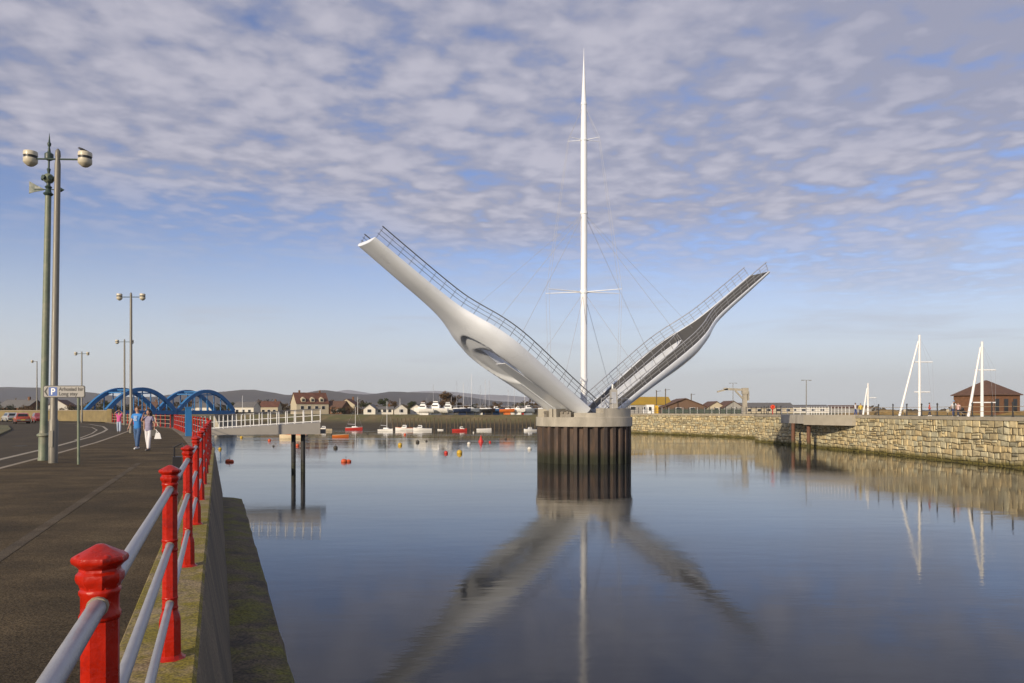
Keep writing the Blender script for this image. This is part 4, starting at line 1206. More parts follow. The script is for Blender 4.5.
person(qpt(953.8, 88), R(-50), 'taller person in light blue cap and white top near the pushchair', TWH, TBL, HAIRD, 1.78, .12, sleeves='short', hat=TSK, detail=False)
person(qpt(958.2, 88.4), R(-50), 'person in pale pink top close to the pushchair handle', TPK, DK, HAIRB, 1.6, .1, sleeves='short', detail=False)
pcp = qpt(963.6, 88.2)
pc = thing('pushchair', 'black pushchair on the quay in front of the brick pavilion', 'pushchair', pcp, R(-70))
mb = MB(); mb.loft([[(-.3, -.22, .45), (-.3, .22, .45), (-.42, .22, .95), (-.42, -.22, .95)], [(.25, -.22, .35), (.25, .22, .35), (.28, .22, .45), (.28, -.22, .45)]]); mb.build('seat', M_BLACK, pc)
mb = MB(); mb.ball((-.25, 0, .85), .27, 12, 8, 1, .85, .7); mb.build('hood', M_BLACK, pc, smooth=60)
for x in (-.35, .35):
    for s in (-1, 1):
        mb = MB(); mb.tube([(x, s * .24, .12), (x, s * .28, .12)], .12, 12); mb.build('wheel', M_BLACK, pc)
mb = MB(); mb.tube([(.35, .24, .12), (-.3, .24, .6), (-.7, .24, 1.0), (-.7, -.24, 1.0), (-.3, -.24, .6), (.35, -.24, .12)], .018, 6); mb.build('frame', M_STEEL, pc)

# ------------------------------------------------------------------ right quay: landing, railings, masts, lamp, lifebuoy, crane
ld = thing('concrete_landing', 'pale concrete landing jutting from the right stone wall on two rusty piles', 'landing', (44.5, 114, 4.9))
lo = (44.5, 114, 4.9)
mb = MB(); a, b, c_, d_ = at(781, 0, 121), at(806, 0, 111.5), Vector((46.0, 113.0, 0)), Vector((46.3, 123, 0))
mb.prism([(a.x, a.y), (b.x, b.y), (c_.x, c_.y), (d_.x, d_.y)], 3.62, 4.93); mb.build('abutment', M_CONC, ld, org=lo)
e_ = at(852, 0, 101.8); mb = MB()
arc = []
for i in range(9):
    u = i / 8; p_ = at(803.5 + (852 - 803.5) * u, 0, 110.9 + (103.2 - 110.9) * u); p_.x -= .5 * math.sin(u * math.pi); arc.append((p_.x, p_.y))
mb.prism(arc + [(47.3, 103.2), (46.4, 111.2)], 3.5, 4.96); mb.build('platform', mat('landing concrete', (.34, .31, .25), .8, var=.1, vscale=1), ld, org=lo)
for px, Y in ((792, 115.5), (807.5, 110.8)):
    p_ = at(px, 424, Y); mb = MB(); mb.tube([(p_.x + .25, p_.y + .2, -1.5), (p_.x + .25, p_.y + .2, 3.63)], .28, 14); mb.build('pile', M_RUSTP, ld, org=lo, smooth=40)
rpts = [Vector((x, y, 4.96)) for x, y in [(a.x, a.y), ((a.x + b.x) / 2, (a.y + b.y) / 2), (b.x, b.y)] + arc[1:]]
for z in (.5, .8, 1.15):
    mb = MB(); mb.tube([q + Vector((.15, .05, z)) for q in rpts], .035, 6); mb.build('rail', M_STEEL, ld, org=lo)
for q0, q1 in zip(rpts[:-1], rpts[1:]):
    for u in (0, .5):
        q = q0.lerp(q1, u); mb = MB(); mb.tube([q + Vector((.15, .05, 0)), q + Vector((.15, .05, 1.18))], .035, 6); mb.build('rail_post', M_WPAINT, ld, org=lo)

def iron_rail(pts, label, sp, off, zb, railm):
    base = Vector((pts[0].x, pts[0].y, zb)); rt = thing('railing', label, 'railing', base)
    chain_ = []
    for a, b in zip(pts[:-1], pts[1:]):
        n = Vector((abs((b - a).y), (b - a).x * (1 if (b - a).y < 0 else -1), 0)).normalized()
        a2, b2 = a + n * off, b + n * off; chain_ += [(a2, b2)]
        L_ = (b2 - a2).length; m_ = max(1, round(L_ / sp))
        for i in range(m_):
            p = a2.lerp(b2, i / m_); p.z = zb
            mb = MB(); mb.lathe([(.12, 0), (.12, .08), (.08, .12), (.07, 1.3), (.11, 1.34), (.10, 1.44), (.03, 1.52)], 8, c=p); mb.build('post', M_BLACK, rt, org=base)
        for z in (.55, 1.05):
            mb = MB(); mb.tube([Vector((a2.x, a2.y, zb + z)), Vector((b2.x, b2.y, zb + z))], .028, 6); mb.build('rail', railm, rt, org=base)
    return rt
M_TAN = mat('tan rail', (.36, .28, .17), .5, var=.1)
iron_rail([Vector((50.2, 52, 0)), Vector((48.9, 72, 0)), Vector((47.4, 96, 0)), Vector((46.9, 102.5, 0))], 'black iron posts with tan rails along the near right quay', 2.9, .75, QR, M_TAN)
iron_rail([Vector((44.6, 128, 0)), Vector((43.9, 136.5, 0))], 'short black iron railing left of the concrete landing', 1.8, .7, QR, M_TAN)
iron_rail([Vector((50, 151, 0)), Vector((46.0, 161, 0)), Vector((29.0, 190, 0))], 'dark railing on the farther stone wall below the small buildings', 1.6, .7, QR - .04, M_STEELD)

def sculpt(px, Y, ytop, dxs, yst, bars, label):
    b = Vector(((px - CX) / F * Y, Y, QR - .03)); k = Y / F
    rt = thing('mast_sculpture', label, 'mast', b, 0, 'white mast sculptures on the right quay')
    H = (415.5 - ytop) * k
    mb = MB(); mb.tube([(0, 0, 0), (0, 0, H)], [.17, .13], 12); mb.build('upright', M_WPAINT, rt, smooth=40)
    mb = MB(); mb.tube([(-dxs * k, -.6, 0), (-.18, -.05, (415.5 - yst) * k)], [.15, .11], 12); mb.build('raking_strut', M_WPAINT, rt, smooth=40)
    for y, x0_, x1_ in bars:
        z = (415.5 - y) * k; mb = MB(); mb.tube([(x0_ * k, .1, z), (x1_ * k, -.1, z)], .065, 8); mb.build('crossbar', M_WPAINT, rt)
    z0_ = (415.5 - bars[0][0]) * k
    for j, xx in enumerate((bars[0][2] * k, bars[0][2] * k * .6)):
        mb = MB(); mb.tube([(0, 0, H * .97), (xx, -.1, z0_), (xx * (1.7 + j), 1.5, .0)], .009, 4); mb.build('stay_cable', M_CABLE, rt)
sculpt(919.5, 96, 334.5, 22.5, 341, ((361.5, -5, 12.5), (391.5, -5, 10)), 'tallest white twin legged mast on the quay with two crossbars')
sculpt(982, 84, 340.5, 17, 346, ((368.8, -7, 13), (401.3, -8.5, 13)), 'white twin legged mast standing in front of the brick pavilion')
sculpt(868, 128, 384, 6.5, 389, ((398.5, -3, 8),), 'smallest white twin legged mast just right of the concrete landing')

# quay lamp with T head, far lamp, lifebuoy, signs
def tee_lamp(px, Y, ytop, label, w=.7):
    b = Vector(((px - CX) / F * Y, Y, QR - .05)); H = (415 - ytop) * Y / F
    rt = thing('street_lamp', label, 'street lamp', b)
    mb = MB(); mb.lathe([(.1, 0), (.06, H)], 10); mb.build('pole', M_POLE, rt)
    mb = MB(); mb.tube([(-w, 0, H), (w, 0, H)], .04, 6); mb.build('arm', M_POLE, rt)
    for s in (-1, 1):
        mb = MB(); mb.box((s * w, 0, H - .02), (.45, .25, .12), taper=.7); mb.build('lantern', M_POLE, rt)
tee_lamp(806.3, 135, 380.5, 'slim T headed lamp post behind the concrete landing')
tee_lamp(733, 190, 384.5, 'faint T headed lamp post seen just behind the beige jib crane', .8)
lbp = Vector((44.95, 131, QR - .02))
lbs = thing('lifebuoy_stand', 'red lifebuoy housing on a post left of the concrete landing', 'lifebuoy', lbp)
mb = MB(); mb.tube([(0, 0, 0), (0, 0, 1.0)], .06, 8); mb.build('post', paint('buoy red', (.5, .02, .015)), lbs)
mb = MB(); mb.lathe([(.0, -.1), (.40, -.1), (.42, -.06), (.42, .06), (.38, .1), (.0, .1)], 20, mtx=Matrix.Translation((0, 0, 1.3)) @ Matrix.Rotation(R(90), 4, 'X')); mb.build('housing', MATS['buoy red'], lbs, smooth=40)
mb = MB(); ring = [Vector((.27 * math.cos(R(a)), -.13, 1.3 + .27 * math.sin(R(a)))) for a in range(0, 361, 20)]; mb.tube(ring, .07, 8, cap=False); mb.build('lifebuoy', paint('lifebuoy orange', (.7, .12, .03)), lbs, smooth=60)
for px, Y, lb in ((904.6, 99, 'pale round sign plate left of the tallest white mast'), (947.5, 97, 'pale round sign plate midway between the two large white masts')):
    b = Vector(((px - CX) / F * Y, Y, QR - .1)); rt = thing('round_sign', lb, 'sign', b)
    mb = MB(); mb.tube([(0, 0, 0), (0, 0, .8)], .04, 6); mb.build('post', M_BLACK, rt)
    mb = MB(); mb.lathe([(.0, -.02), (.21, -.02), (.21, .02), (.0, .02)], 16, mtx=Matrix.Translation((0, -.06, .72)) @ Matrix.Rotation(R(90), 4, 'X')); mb.build('plate', M_RENDER, rt)
# jib crane
cY = 163; crp = Vector(((744.7 - CX) / F * cY, cY, QR - .05)); k = cY / F
cr = thing('jib_crane', 'old beige jib crane standing on the farther stone quay', 'crane', crp)
M_CRANE = mat('beige crane paint', (.33, .30, .24), .6, var=.2, vscale=1)
mb = MB(); mb.box((0, 0, 10 * k), (4.2 * k, 4 * k, 20 * k), taper=.9); mb.build('pillar', M_CRANE, cr)
mb = MB(); mb.box((.3 * k, 0, 23 * k), (6 * k, 4.6 * k, 6.2 * k)); mb.build('head', M_CRANE, cr)
mb = MB(); mb.beam((-2 * k, 0, 24.2 * k), (-21 * k, 0, 25.2 * k), 1.6 * k, 2.2 * k); mb.beam((-17 * k, 0, 25 * k), (-27.5 * k, 0, 22.2 * k), 1.6 * k, 1.6 * k); mb.build('jib', M_CRANE, cr)
mb = MB(); mb.beam((-1.5 * k, 0, 15 * k), (-9.5 * k, 0, 23.5 * k), 1.4 * k, 1.5 * k); mb.build('brace', M_CRANE, cr)
mb = MB(); mb.box((3.4 * k, 0, 18 * k), (1.5 * k, 2.6 * k, 9 * k)); mb.build('winch_box', M_CRANE, cr)

# ------------------------------------------------------------------ buildings
def building(name, label, cat, loc, rz, w, d, h, rh, wall, roof, kind='gable_x', wins=(), chim=0, over=.25, win_side='front', door=False, group=None, frame=None):
    """local x is the width, front faces -y; gable_x = ridge along x"""
    rt = thing(name, label, cat, loc, rz, group)
    mb = MB()
    if kind == 'gable_y':
        mb.loft([[(-w / 2, y, 0), (w / 2, y, 0), (w / 2, y, h), (0, y, h + rh), (-w / 2, y, h)] for y in (-d / 2, d / 2)])
    elif kind == 'gable_x':
        mb.loft([[(x, -d / 2, 0), (x, d / 2, 0), (x, d / 2, h), (x, 0, h + rh), (x, -d / 2, h)] for x in (-w / 2, w / 2)])
    else:
        mb.box((0, 0, h / 2), (w, d, h))
    mb.build('wall', wall, rt)
    t = .16; mb = MB(); W2, D2 = w / 2 + over, d / 2 + over
    if kind == 'gable_y':
        dz0 = -over * rh / (w / 2)
        for s in (-1, 1):
            mb.loft([[(0, y, h + rh + .02), (0, y, h + rh + .02 + t), (s * W2, y, h + dz0 + .02 + t), (s * W2, y, h + dz0 + .02)] for y in (-D2, D2)])
    elif kind == 'gable_x':
        dz0 = -over * rh / (d / 2)
        for s in (-1, 1):
            mb.loft([[(x, 0, h + rh + .02), (x, 0, h + rh + .02 + t), (x, s * D2, h + dz0 + .02 + t), (x, s * D2, h + dz0 + .02)] for x in (-W2, W2)])
    else:
        r = max(w - d, 0) / 2 + (w * .04)
        V = [(-W2, -D2, h), (W2, -D2, h), (W2, D2, h), (-W2, D2, h), (-r, 0, h + rh), (r, 0, h + rh), (-W2, -D2, h - .12), (W2, -D2, h - .12), (W2, D2, h - .12), (-W2, D2, h - .12)]
        mb.add(V, [(0, 1, 5, 4), (1, 2, 5), (2, 3, 4, 5), (3, 0, 4), (6, 7, 1, 0), (7, 8, 2, 1), (8, 9, 3, 2), (9, 6, 0, 3), (9, 8, 7, 6)])
    rf = mb.build('roof', roof, rt)
    for i in range(chim):
        mb = MB(); x = (-.32 + .64 * i / max(1, chim - 1)) * w if chim > 1 else .25 * w
        mb.box((x, 0, h + rh + .35), (.7, .7, 1.6)); mb.build('chimney', M_BRICK, rf)
    for x, z, ww, wh in wins:
        mb = MB(); mb.box((x, -d / 2 - .02, z), (ww + .16, .1, wh + .16)); f = mb.build('window', frame or M_WPAINT, rt)
        mb = MB(); mb.box((x, -d / 2 - .085, z), (ww, .04, wh)); mb.build('pane', M_GLASS, f)
    if door:
        mb = MB(); mb.box((w * .3, -d / 2 - .03, 1.0), (.95, .08, 2.0)); mb.build('door', M_SLATE, rt)
    return rt
# brick pavilion
pY = 128
building('brick_pavilion', 'octagon like orange brick pavilion with brown hipped roof on the right', 'pavilion', ((993.5 - CX) / F * pY, pY + 2, QR - .2), R(15), 6.0, 7.6, 3.55, 2.5, M_BRICK, M_RTILE, 'hip', wins=((-1.9, 1.7, .8, 2.2), (0, 1.7, .8, 2.2), (1.9, 1.7, .8, 2.2)), over=.35, frame=M_RTILE)
# sheds behind the farther wall
def fb(name, label, px, Y, w, d, h, rh, wall, roof, kind, **kw):
    return building(name, label, kw.pop('cat', 'building'), ((px - CX) / F * Y, Y, kw.pop('z', QR - .3)), kw.pop('rz', 0), w, d, h, rh, wall, roof, kind, **kw)
fb('warehouse', 'long shed with ochre yellow roof just right of the pier', 640, 235, 17, 11, 2.9, 2.2, M_GREYW, M_YROOF, 'gable_x', over=.3, wins=((-3, 1.7, 1.5, 1), (1, 1.7, 1.5, 1), (5, 1.7, 1.5, 1)))
fb('warehouse', 'brown roofed gabled shed beside the yellow roofed one', 681, 228, 13.5, 12, 1.9, 2.6, mat('brown boarding', (.14, .085, .055), .8, var=.15), M_RTILE, 'gable_y', over=.5, wins=((-2, 1.4, 1.4, .9), (2, 1.4, 1.4, .9)))
fb('boathouse', 'left of two small grey gabled sheds near the jib crane', 712, 225, 5.4, 10, 1.9, 1.7, M_RENDER, M_RTILE, 'gable_y', over=.35, wins=((0, 1.3, .9, .9),))
fb('boathouse', 'right of two small grey gabled sheds nearer the jib crane', 728.5, 222, 5.6, 10, 1.9, 1.8, M_GREYW, M_RTILE, 'gable_y', over=.35, wins=((0, 1.3, .9, .9),))
fb('low_building', 'long low slate roofed building behind the jib crane', 760, 255, 20, 8, 2.0, 1.5, M_RENDER, M_SLATE, 'gable_x', wins=tuple((-8 + 3.2 * i, 1.2, 1.2, .8) for i in range(6)))
fb('low_building', 'far low pale building right of the red lifebuoy', 800, 330, 22, 8, 2.4, 1.0, M_WRENDER, M_SLATE, 'gable_x', wins=tuple((-8 + 4 * i, 1.4, 1.6, .9) for i in range(5)))
fb('low_building', 'far low roof between the landing and the smallest white mast', 848, 350, 18, 8, 2.2, 1.2, M_GREYW, M_RTILE, 'gable_x')
# white and yellow hut, white bin
hp = Vector(((652 - CX) / F * 207, 207, QR - .1))
ht = thing('kiosk', 'small white hut with yellow side in front of the yellow roofed shed', 'kiosk', hp)
MB().box((-.6, 0, 1.2), (2.0, 2, 2.4)).build('wall', M_WPAINT, ht)
MB().box((1.0, 0.2, 1.1), (1.2, 1.8, 2.2)).build('side_panel', paint('yellow panel', (.6, .36, .03)), ht)
MB().box((-.75, -1.03, 1.3), (.6, .06, 1.0)).build('window', M_GLASS, ht)
wb = thing('litter_bin', 'small white bin on the quay left of the white and yellow hut', 'bin', ((643.5 - CX) / F * 200, 200, QR - .05))
mb = MB(); mb.lathe([(.3, 0), (.36, .9), (.38, .95), (.2, 1.1)], 12); mb.build('bin_body', M_WPAINT, wb, smooth=40)
# green mesh fence in front of the sheds
gf0, gf1 = Vector(((662 - CX) / F * 196, 196, QR - .1)), Vector(((742 - CX) / F * 186, 186, QR - .1))
gf = thing('mesh_fence', 'dark green fence in front of the gabled sheds', 'fence', gf0)
mb = MB()
for i in range(60):
    p = gf0.lerp(gf1, i / 59) - gf0; mb.box(p + Vector((0, 0, .75)), (.12, .03, 1.3))
mb.box((gf1 - gf0) / 2 + Vector((0, 0, .6)), ((gf1 - gf0).length, .02, .9), rz=math.atan2((gf1 - gf0).y, (gf1 - gf0).x))
mb.build('mesh_panel', mat('green mesh', (.025, .045, .03), .6), gf)
for i in range(12):
    p = gf0.lerp(gf1, i / 11) - gf0; mb = MB(); mb.tube([p, p + Vector((0, 0, 1.6))], .06, 6); mb.build('post', M_STEEL, gf)
# service poles
for px, Y, yt, lb in ((656.5, 215, 391, 'dark pole rising above the yellow shed roof'), (665.5, 214, 389.5, 'dark pole with aerial above the join of the yellow and brown roofs'), (691.3, 230, 394.5, 'thin pole above the brown gabled shed')):
    b = Vector(((px - CX) / F * Y, Y, QR - .3)); rt = thing('utility_pole', lb, 'pole', b); H = (415 - yt) * Y / F
    mb = MB(); mb.tube([(0, 0, 0), (0, 0, H)], .13, 8); mb.build('pole', M_WOOD, rt)
    mb = MB(); mb.tube([(-.2, 0, H - .4), (1.2, 0, H - .2)], .06, 6); mb.build('aerial', M_STEELD, rt)

# far side houses
fz = FARZ - .05
building('large_house', 'big half timbered house with red tiled roof and dormers on the far bank', 'house', ((309 - CX) / F * 330, 331, fz), R(32), 14.0, 9, 4.6, 4.6, M_RENDER, M_RTILE2, 'gable_x', wins=((-4.6, 2.8, 1.3, 1.4), (-1.6, 2.8, 1.3, 1.4), (1.6, 2.8, 1.3, 1.4), (4.6, 2.8, 1.3, 1.4)), chim=2)
bh = [o for o in COL.objects if o.name == 'large_house'][0]
for i, x in enumerate((-4, 0, 4)):
    mb = MB(); mb.loft([[(x - .9, y, 5.2), (x + .9, y, 5.2), (x + .9, y, 6.6), (x, y, 7.4), (x - .9, y, 6.6)] for y in (-4.3, -1.2)]); dm = mb.build('dormer', M_RENDER, bh)
    mb = MB(); mb.box((x, -4.34, 6.0), (1.1, .06, 1.0)); mb.build('pane', M_GLASS, dm)
for i, (px, Y, w, d, h, rh, wm, rm, kd, lb) in enumerate((
    (337, 335, 9, 8, 3.0, 2.6, M_BRICK, M_RTILE, 'gable_x', 'brown house with tiled roof right of the big half timbered one'),
    (349, 350, 8, 7, 4.2, 2.6, M_RENDER, M_RTILE2, 'gable_y', 'pinkish gabled house behind the red hulled yacht'),
    (371.5, 295, 4.5, 8, 2.1, 1.7, M_WRENDER, M_SLATE, 'gable_y', 'left white gabled bungalow on the far bank'),
    (385, 297, 6.6, 6, 2.0, 1.0, M_WRENDER, M_SLATE, 'gable_x', 'low white link between two white gabled bungalows'),
    (400.3, 295, 4.7, 8, 2.1, 1.7, M_WRENDER, M_SLATE, 'gable_y', 'right white gabled bungalow left of the boatyard'),
    (419, 300, 5, 7, 2.2, 1.6, M_WRENDER, M_SLATE, 'gable_y', 'small white gabled hut beside the boatyard'),
    (247, 330, 9, 8, 3, 2.2, M_WRENDER, M_SLATE, 'gable_x', 'white terraced house seen above the grey footbridge approach'),
    (271, 345, 8, 8, 3.2, 2.4, M_RENDER, M_RTILE2, 'gable_x', 'cream house left of the big half timbered house'),
    (62, 240, 7, 8, 3.0, 2.2, M_WRENDER, M_RTILE, 'gable_y', 'white gabled house behind the sandy parapet wall'),
    (22, 260, 12, 8, 3.0, 2.5, M_BRICK, M_SLATE, 'gable_x', 'brick house far left beyond the cars'),
    (205, 380, 12, 8, 3.2, 2.0, M_WRENDER, M_SLATE, 'gable_x', 'pale house seen through the right blue arch'),
    (150, 380, 12, 8, 3.2, 2.6, M_BRICK, M_RTILE, 'gable_x', 'brick house seen through the left blue arch'))):
    wn_ = ((0, 1.4, 1.5, 1.2),) if kd == 'gable_y' else ((-w * .3, 1.4, 1.2, 1.1), (0, 1.4, 1.2, 1.1), (w * .3, 1.4, 1.2, 1.1))
    building('house', lb, 'house', ((px - CX) / F * Y, Y, fz if Y > 275 else QL - .2), R((i * 37) % 30 - 15), w, d, h, rh, wm, rm, kd, wins=wn_, chim=i % 2)

# ------------------------------------------------------------------ trees
def tree(name, label, loc, h, r, leafm, nleaf, seed, bushy=False, group='trees beyond the harbour'):
    rnd = random.Random(seed)
    rt = thing(name, label, 'tree' if not bushy else 'bush', loc, rnd.uniform(0, 6), group)
    mb = MB()
    if not bushy:
        mb.tube([(0, 0, -.2), (.05, 0, h * .25), (-.05, .1, h * .55), (0, 0, h * .85)], [h * .035, h * .028, h * .018, h * .006], 7)
        for i in range(7):
            a = i * 2.4 + rnd.uniform(-.3, .3); z = h * (.3 + .07 * i); rr_ = r * rnd.uniform(.6, .9)
            mb.tube([(0, 0, z), (rr_ * .5 * math.cos(a), rr_ * .5 * math.sin(a), z + h * .1), (rr_ * math.cos(a), rr_ * math.sin(a), z + h * .22)], [h * .013, h * .009, h * .003], 5)
    else:
        for i in range(5):
            a = i * 1.3; mb.tube([(0, 0, -.1), (r * .3 * math.cos(a), r * .3 * math.sin(a), h * .4), (r * .6 * math.cos(a), r * .6 * math.sin(a), h * .75)], [.06, .04, .015], 5)
    mb.build('trunk', M_TRUNK, rt)
    mb = MB(); clumps = []
    for i in range(16):
        a = rnd.uniform(0, 6.28); u = rnd.random() ** .5
        z = h * rnd.uniform(.38 if not bushy else .2, .92); zz_ = (z / h - .38) / .54
        rad = r * (1 - .5 * abs(zz_ - .4)) * u
        clumps.append((rad * math.cos(a), rad * math.sin(a), z, r * rnd.uniform(.25, .48)))
    for i in range(nleaf):
        c = rnd.choice(clumps)
        d = Vector((rnd.gauss(0, 1), rnd.gauss(0, 1), rnd.gauss(0, 1))).normalized() * c[3] * rnd.random() ** .35
        p = Vector(c[:3]) + Vector((d.x, d.y, d.z * .75))
        s = rnd.uniform(.10, .24) * (1 if h > 4 else .75); q = Matrix.Rotation(rnd.uniform(0, 6.28), 3, 'Z') @ Matrix.Rotation(rnd.uniform(-1.3, 1.3), 3, 'X')
        vs = [p + q @ Vector(v) for v in ((-s, -s * .6, 0), (s, -s * .5, .02), (s * .8, s * .6, 0), (-s * .7, s * .7, .04))]
        mb.add(vs, [(0, 1, 2, 3)])
    cr_ = mb.build('crown', leafm, rt)
    return rt
protoT = {}
tp_spec = [('broad_tree', M_LEAF1, 6.5, 3.0, 1500, False), ('broad_tree', M_LEAF2, 5.5, 2.8, 1500, False), ('bush', M_LEAF3, 3.2, 2.4, 1000, True), ('bush', M_LEAF1, 3.0, 2.2, 1000, True)]
tlist = []
for px, Y, k, sc, lb in (
    (232, 338, 1, .95, 'dull green tree above the left end of the grey approach railing'), (262, 352, 0, 1.0, 'russet tree between the white terrace and the cream house'), (283, 352, 0, .8, 'russet tree close left of the big half timbered house'),
    (329, 350, 0, 1.0, 'russet tree close right of the big half timbered house'), (343, 318, 2, 1.0, 'dark bush in front of the brown house'),
    (358, 312, 3, 1.0, 'russet bush between the pinkish house and left white bungalow'), (366, 345, 1, .95, 'green tree behind the left white bungalow'), (384, 320, 1, 1.2, 'dark green tree behind the low white link building'),
    (393, 330, 0, .9, 'russet tree behind the right white bungalow'), (413, 325, 1, 1.0, 'green tree right of the right white bungalow'), (427, 330, 0, .9, 'russet tree behind the white motor yachts'),
    (446, 330, 0, 1.5, 'tall russet tree standing above the boatyard'), (453, 333, 0, 1.35, 'second tall russet tree close right of the tallest boatyard tree'), (474, 345, 1, .8, 'low green tree behind the dark hulled yachts'),
    (497, 345, 0, .85, 'low russet tree behind the middle of the boatyard'), (522, 350, 1, .85, 'low green tree behind the orange hulled boat'), (538, 350, 0, .8, 'low russet tree beside the pier edge on the far bank'),
    (95, 235, 2, 1.0, 'dark bush below the left foot of the blue bridge'), (78, 215, 2, 1.1, 'dark bush behind the sandy wall near the sign pole'), (68, 230, 3, 1.2, 'russet bush behind the sandy wall near the lamp pole'), (48, 230, 2, 1.2, 'dark bush behind the sandy wall hidden by the lamp poles'),
    (30, 222, 3, 1.1, 'russet bush beyond the cars left of the vane column'), (14, 230, 2, 1.3, 'dark bush beyond the silver grey car'), (3, 215, 2, 1.2, 'dark bush at the left edge of the view'), (-12, 200, 1, 1.0, 'green tree past the left edge beyond the verge'),
    (120, 330, 2, 1.5, 'dark bush seen under the left blue arch'), (138, 345, 0, 1.0, 'russet tree seen through the left blue arch'), (166, 350, 2, 1.5, 'dark bush seen under the right foot of the left blue arch'), (188, 355, 0, 1.0, 'russet tree seen through the right blue arch'), (220, 350, 2, 1.4, 'dark bush seen under the right blue arch'),
    (105, 330, 1, 1.0, 'green tree seen left through the left blue arch')):
    nm, lm, h, r, nl, bushy = tp_spec[k]
    z = fz if Y > 275 else QL - .2
    loc = Vector(((px - CX) / F * Y, Y, z))
    if k not in protoT:
        protoT[k] = tree(nm, lb, loc, h, r, lm, nl, 40 + k, bushy); protoT[k].scale = (sc,) * 3
    else:
        c = dup(protoT[k], loc, (px * 1.7) % 6.28, lb, sc)
rb = random.Random(21)
for i in range(34):
    px = 326 + i * 6.6 + rb.uniform(-3, 3); Y = rb.uniform(285, 330)
    if px < 425: Y = rb.uniform(318, 345)
    c = dup(protoT[rb.choice((2, 3, 3))], Vector(((px - CX) / F * Y, Y, fz)), rb.uniform(0, 6.28), 'low dull brown bush in the scrub belt behind the boats and bungalows', rb.uniform(.7, 1.25), 'scrub bushes on the far bank')
# far wood that reads as one dark line
fw = MB(); rnd = random.Random(5)
for i in range(9000):
    px = rnd.uniform(-60, 1100); Y = rnd.uniform(420, 560)
    if px > 560: Y = rnd.uniform(520, 700)
    hh = 4.2 + 2.6 * math.sin(px * .11) * math.sin(px * .037 + 1) + (1.2 if px < 560 else -1.8)
    p = Vector(((px - CX) / F * Y, Y, FARZ + rnd.random() ** .8 * max(hh, 1)))
    s = rnd.uniform(.4, .9); q = Matrix.Rotation(rnd.uniform(0, 6.28), 3, 'Z') @ Matrix.Rotation(rnd.uniform(.3, 1.5), 3, 'X')
    fw.add([p + q @ Vector(v) for v in ((-s, -s, 0), (s, -s * .7, .1), (s * .8, s, 0), (-s, s * .8, .1))], [(0, 1, 2, 3)])
o = fw.build('far_wood', mat('far wood leaves', (.06, .045, .025), .9, var=.4, vscale=.08)); o['kind'] = 'stuff'; o['label'] = 'low brown belt of far off trees along the horizon'

